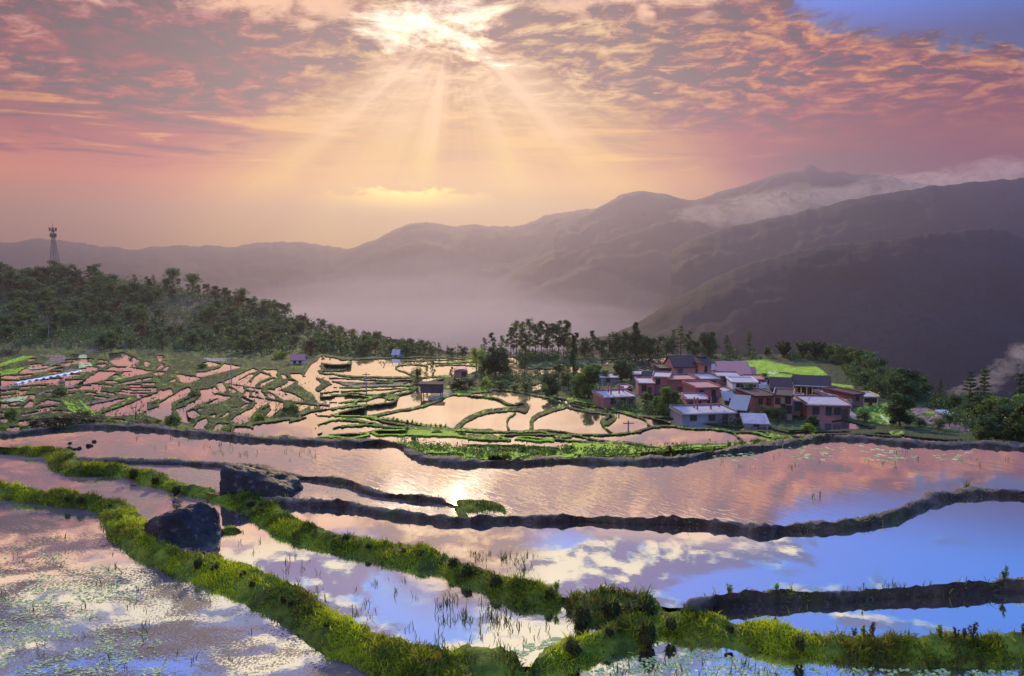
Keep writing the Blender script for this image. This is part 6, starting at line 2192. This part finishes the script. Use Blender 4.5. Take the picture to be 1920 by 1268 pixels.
# white plastic strips in the garden plot
for i in range(11):
    t = i / 10
    a = ground(1440 + (1255 + 330 * t * 0.9) / 4, 680 + (368 + 92 * t) / 4)
    b = ground(1440 + (1335 + 290 * t * 0.9) / 4, 680 + (362 + 92 * t + 6) / 4)
    d = (b - a)
    L = d.length
    m = MB()
    prof = [(0.0 + 0.55 * math.cos(q), 0.42 * math.sin(q)) for q in np.linspace(0, math.pi, 8)]
    m.prism(prof, 0, L)
    o = m.build('plastic_tunnel', M['plastic'])
    o.location = (a.x, a.y, a.z - 0.05)
    o.rotation_euler = (math.asin(max(-1, min(1, d.z / L))), 0, math.atan2(d.y, d.x) - math.pi / 2)
    tag(o, 'low white plastic tunnel in the garden plot near the right edge', 'plastic tunnel', 'plastic tunnels in the garden plot')
for i in range(9):
    t = i / 8
    a = ground((170 + 640 * t) / 6, 630 + (545 - 118 * t) / 6)
    b = ground((260 + 640 * t) / 6, 630 + (522 - 122 * t) / 6)
    d = b - a
    L = d.length
    m = MB()
    m.prism([(0.6 * math.cos(q), 0.42 * math.sin(q)) for q in np.linspace(0, math.pi, 8)], 0, L)
    o = m.build('plastic_tunnel', M['plastic'])
    o.location = (a.x, a.y, a.z + 0.05)
    o.rotation_euler = (math.asin(max(-1, min(1, d.z / L))), 0, math.atan2(d.y, d.x) - math.pi / 2)
    tag(o, 'low white plastic tunnel in the long seed bed at far left', 'plastic tunnel', 'plastic tunnels in the left seed bed')
# ------------------------------------------------------------------ far mountains
def mountain(name, pts, D, label, seed, base=-300, reach=0.42, amp=0.05, matn='far_hill', step=5.0, fine=1.0):
    P = np.array(pts, float).reshape(-1, 2)
    px = np.arange(P[0, 0], P[-1, 0] + 1, step)
    s = spline(P, 600)
    py = np.interp(px, s[:, 0], s[:, 1])
    py = py + (fbm(px / 26, px * 0, seed, 6, 0.6) - 0.5) * 9 * fine + (fbm(px / 5, px * 0, seed + 7, 3, 0.6) - 0.5) * 2.2 * fine
    crest = at_d(px, py, D)
    sx = crest[:, 0] / D
    rows = []
    NV = 70
    for v in np.linspace(-0.5, 1, NV):
        if v < 0:
            d = D * (1 - v * 0.3)
            z = crest[:, 2] + (base - crest[:, 2]) * (-v / 0.5) ** 0.9
        else:
            d = D * (1 - reach * v)
            z = crest[:, 2] + (base - crest[:, 2]) * (0.30 * v + 0.70 * v ** 1.5)
        X_ = sx * d
        # spurs and gullies run down the slope
        wx, wy = X_ / 420.0, d / 420.0 + 0 * px
        rid = 1 - np.abs(fbm(wx + 5, wy, seed + 20, 6, 0.58) - 0.5) * 4
        k = (crest[:, 2] - base)
        z = z + (rid - 0.75) * k * 0.10 * min(1, abs(v) * 5) + (fbm(wx * 7, wy * 7, seed + 40, 4) - 0.5) * k * amp * min(1, abs(v) * 6)
        # never above the crest seen from the valley
        lim = H + (crest[:, 2] - H) * d / D - 2 - abs(v) * 30 if v > 0 else z
        z = np.minimum(z, lim)
        rows.append(np.stack([X_, d + 0 * px, z], -1))
    G_ = np.array(rows)
    k, m_ = G_.shape[:2]
    idx = np.arange(k * m_).reshape(k, m_)
    F = np.stack([idx[:-1, :-1], idx[1:, :-1], idx[1:, 1:], idx[:-1, 1:]], -1).reshape(-1, 4)
    me = npmesh(name, G_.reshape(-1, 3), F)
    bm = bmesh.new(); bm.from_mesh(me); bmesh.ops.recalc_face_normals(bm, faces=bm.faces); bm.to_mesh(me); bm.free()
    return tag(obj(name, me, M[matn], None, True), label, None, None, 'structure')


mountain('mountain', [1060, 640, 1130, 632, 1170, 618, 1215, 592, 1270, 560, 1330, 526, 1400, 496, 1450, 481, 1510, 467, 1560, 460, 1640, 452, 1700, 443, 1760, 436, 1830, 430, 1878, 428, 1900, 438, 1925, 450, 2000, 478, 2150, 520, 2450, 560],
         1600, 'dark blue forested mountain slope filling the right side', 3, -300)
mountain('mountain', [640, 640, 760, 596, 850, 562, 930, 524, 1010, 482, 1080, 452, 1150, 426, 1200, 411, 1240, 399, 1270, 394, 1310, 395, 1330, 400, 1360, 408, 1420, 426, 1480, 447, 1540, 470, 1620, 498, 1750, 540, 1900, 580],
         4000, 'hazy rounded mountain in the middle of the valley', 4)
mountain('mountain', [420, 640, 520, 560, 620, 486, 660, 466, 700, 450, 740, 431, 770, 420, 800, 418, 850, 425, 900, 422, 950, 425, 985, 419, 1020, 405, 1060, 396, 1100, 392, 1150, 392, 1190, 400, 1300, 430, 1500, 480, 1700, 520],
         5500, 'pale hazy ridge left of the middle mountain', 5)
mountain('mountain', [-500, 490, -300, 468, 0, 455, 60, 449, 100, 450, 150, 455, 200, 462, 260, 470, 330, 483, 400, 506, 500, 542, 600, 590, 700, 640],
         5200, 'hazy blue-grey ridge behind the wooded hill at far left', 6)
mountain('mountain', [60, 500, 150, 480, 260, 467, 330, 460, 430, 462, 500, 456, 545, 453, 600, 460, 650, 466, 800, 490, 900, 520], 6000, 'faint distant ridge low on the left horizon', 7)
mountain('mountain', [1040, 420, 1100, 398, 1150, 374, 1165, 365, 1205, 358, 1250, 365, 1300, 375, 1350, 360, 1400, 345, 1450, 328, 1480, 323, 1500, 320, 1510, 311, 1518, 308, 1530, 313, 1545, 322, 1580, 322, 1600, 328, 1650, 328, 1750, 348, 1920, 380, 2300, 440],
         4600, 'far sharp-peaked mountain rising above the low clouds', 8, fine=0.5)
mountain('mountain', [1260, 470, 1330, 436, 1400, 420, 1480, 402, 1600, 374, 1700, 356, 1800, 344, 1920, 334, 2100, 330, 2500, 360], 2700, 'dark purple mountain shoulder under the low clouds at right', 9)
mountain('hill', [-260, 490, -120, 492, 0, 499, 30, 504, 60, 513, 90, 522, 130, 540, 200, 570], 900, 'small bluish wooded hill at the left edge', 10, -60, 0.3)
mountain('hill', [640, 650, 700, 628, 740, 634, 780, 642, 830, 656, 880, 668, 960, 690], 760, 'blue wooded spur sloping down behind the left hill', 11, -90, 0.3)


# ------------------------------------------------------------------ low clouds caught on the mountains
def cloud(label, blobs, dens, seed, name='low_cloud'):
    bm = bmesh.new()
    for (px, py, D, rx, ry, rz) in blobs:
        c = at_d(px, py, D)
        k = D / FPX
        r = bmesh.ops.create_icosphere(bm, subdivisions=4, radius=1.0)
        for v in r['verts']:
            n_ = mnoise.fractal(v.co * 1.4 + Vector((px * 0.01, seed, py * 0.01)), 0.9, 2.0, 5)
            q = v.co * (1 + n_ * 0.6)
            v.co = (c[0] + q.x * rx * k, c[1] + q.y * ry * k, c[2] + q.z * rz * k)
    me = bpy.data.meshes.new(name)
    bm.to_mesh(me); bm.free()
    # one skin round all puffs
    o = bpy.data.objects.new(name, me)
    COL.objects.link(o)
    me.materials.append(cloud_mat(dens))
    return tag(o, label, None, None, 'stuff')


def cloud_mat(dens, colr=(0.95, 0.86, 0.82)):
    m = bpy.data.materials.new('cloud')
    m.use_nodes = True
    X.nt = m.node_tree
    X.nt.nodes.clear()
    out = node('ShaderNodeOutputMaterial')
    v = node('ShaderNodeVolumePrincipled')
    v.inputs['Color'].default_value = (*colr, 1)
    v.inputs['Density'].default_value = dens
    v.inputs['Anisotropy'].default_value = 0.35
    X.nt.links.new(v.outputs[0], out.inputs[1])
    return m


CLOUDS = True
if CLOUDS:
    g_ = np.random.default_rng(3)
    B = []
    for i in range(34):
        t = i / 33
        px = 1300 + 640 * t
        top = np.interp(px, [1300, 1360, 1420, 1500, 1600, 1700, 1760, 1850, 1960], [394, 384, 370, 352, 346, 338, 326, 308, 302])
        r = 16 + 18 * g_.random() + 16 * t
        B.append((px, top + r * 0.8 + g_.random() * 8, 3500 + g_.random() * 250, r * 1.8, r * 1.5, r * 0.95))
    cloud('bank of low cloud lying along the mountain shoulder at right', B, 0.0016, 1)
    B = []
    for i in range(14):
        t = i / 13
        B.append((1795 + 150 * t, 735 - 78 * t + g_.normal() * 8, 640 + 30 * g_.random(), 15 + 12 * t, 13, 8 + 11 * t))
    cloud('wisp of white mist rising from the valley at the right edge', B, 0.018, 2, 'mist')

# mist lying in the valley between the brow and the mountains
g_ = np.random.default_rng(12)
mist_m = cloud_mat(0.00013, (0.86, 0.78, 0.90))
for i in range(8):
    bm = bmesh.new()
    c = at_d(760 + g_.normal() * 70, 560, 2250 + g_.normal() * 120)
    rx, ry, rz = 1250 - 95 * i + g_.normal() * 60, 900 - 40 * i, 110 + 27 * i
    r = bmesh.ops.create_icosphere(bm, subdivisions=5, radius=1.0)
    for v in r['verts']:
        n_ = mnoise.fractal(v.co * 1.5 + Vector((i * 3.1, 3, 1)), 1.0, 2.0, 4)
        q = v.co * (1 + n_ * 0.26)
        v.co = (c[0] + q.x * rx, c[1] + q.y * ry, max(-299 + i * 0.1, -235 + q.z * rz))
    mm_ = bpy.data.meshes.new('valley_mist')
    bm.to_mesh(mm_); bm.free()
    vo = bpy.data.objects.new('valley_mist', mm_)
    COL.objects.link(vo)
    mm_.materials.append(mist_m)
    tag(vo, 'pale mist lying in the valley behind the brow', None, 'layers of valley mist', 'stuff')

# ------------------------------------------------------------------ the air
bm = bmesh.new()
bmesh.ops.create_cube(bm, size=1)
hz_ = bpy.data.meshes.new('haze')
for v in bm.verts:
    v.co = (v.co.x * 13000, -400 + (v.co.y + 0.5) * 9000, -304 + (v.co.z + 0.5) * (304 + AIR_TOP))
bm.to_mesh(hz_); bm.free()
haze = bpy.data.objects.new('haze', hz_)
COL.objects.link(haze)
hm = bpy.data.materials.new('haze')
hm.use_nodes = True
X.nt = hm.node_tree
X.nt.nodes.clear()
out = node('ShaderNodeOutputMaterial')
v = node('ShaderNodeVolumePrincipled')
v.inputs['Color'].default_value = (*AIR_COL, 1)
v.inputs['Density'].default_value = AIR_SIGMA
v.inputs['Anisotropy'].default_value = AIR_G
X.nt.links.new(v.outputs[0], out.inputs[1])
hz_.materials.append(hm)
tag(haze, 'pale haze filling the valley', None, None, 'stuff')
S.render.engine = 'CYCLES'
S.cycles.use_denoising = True
S.cycles.max_bounces = 8
S.cycles.volume_bounces = 0
S.cycles.transparent_max_bounces = 16
S.cycles.sample_clamp_indirect = 6
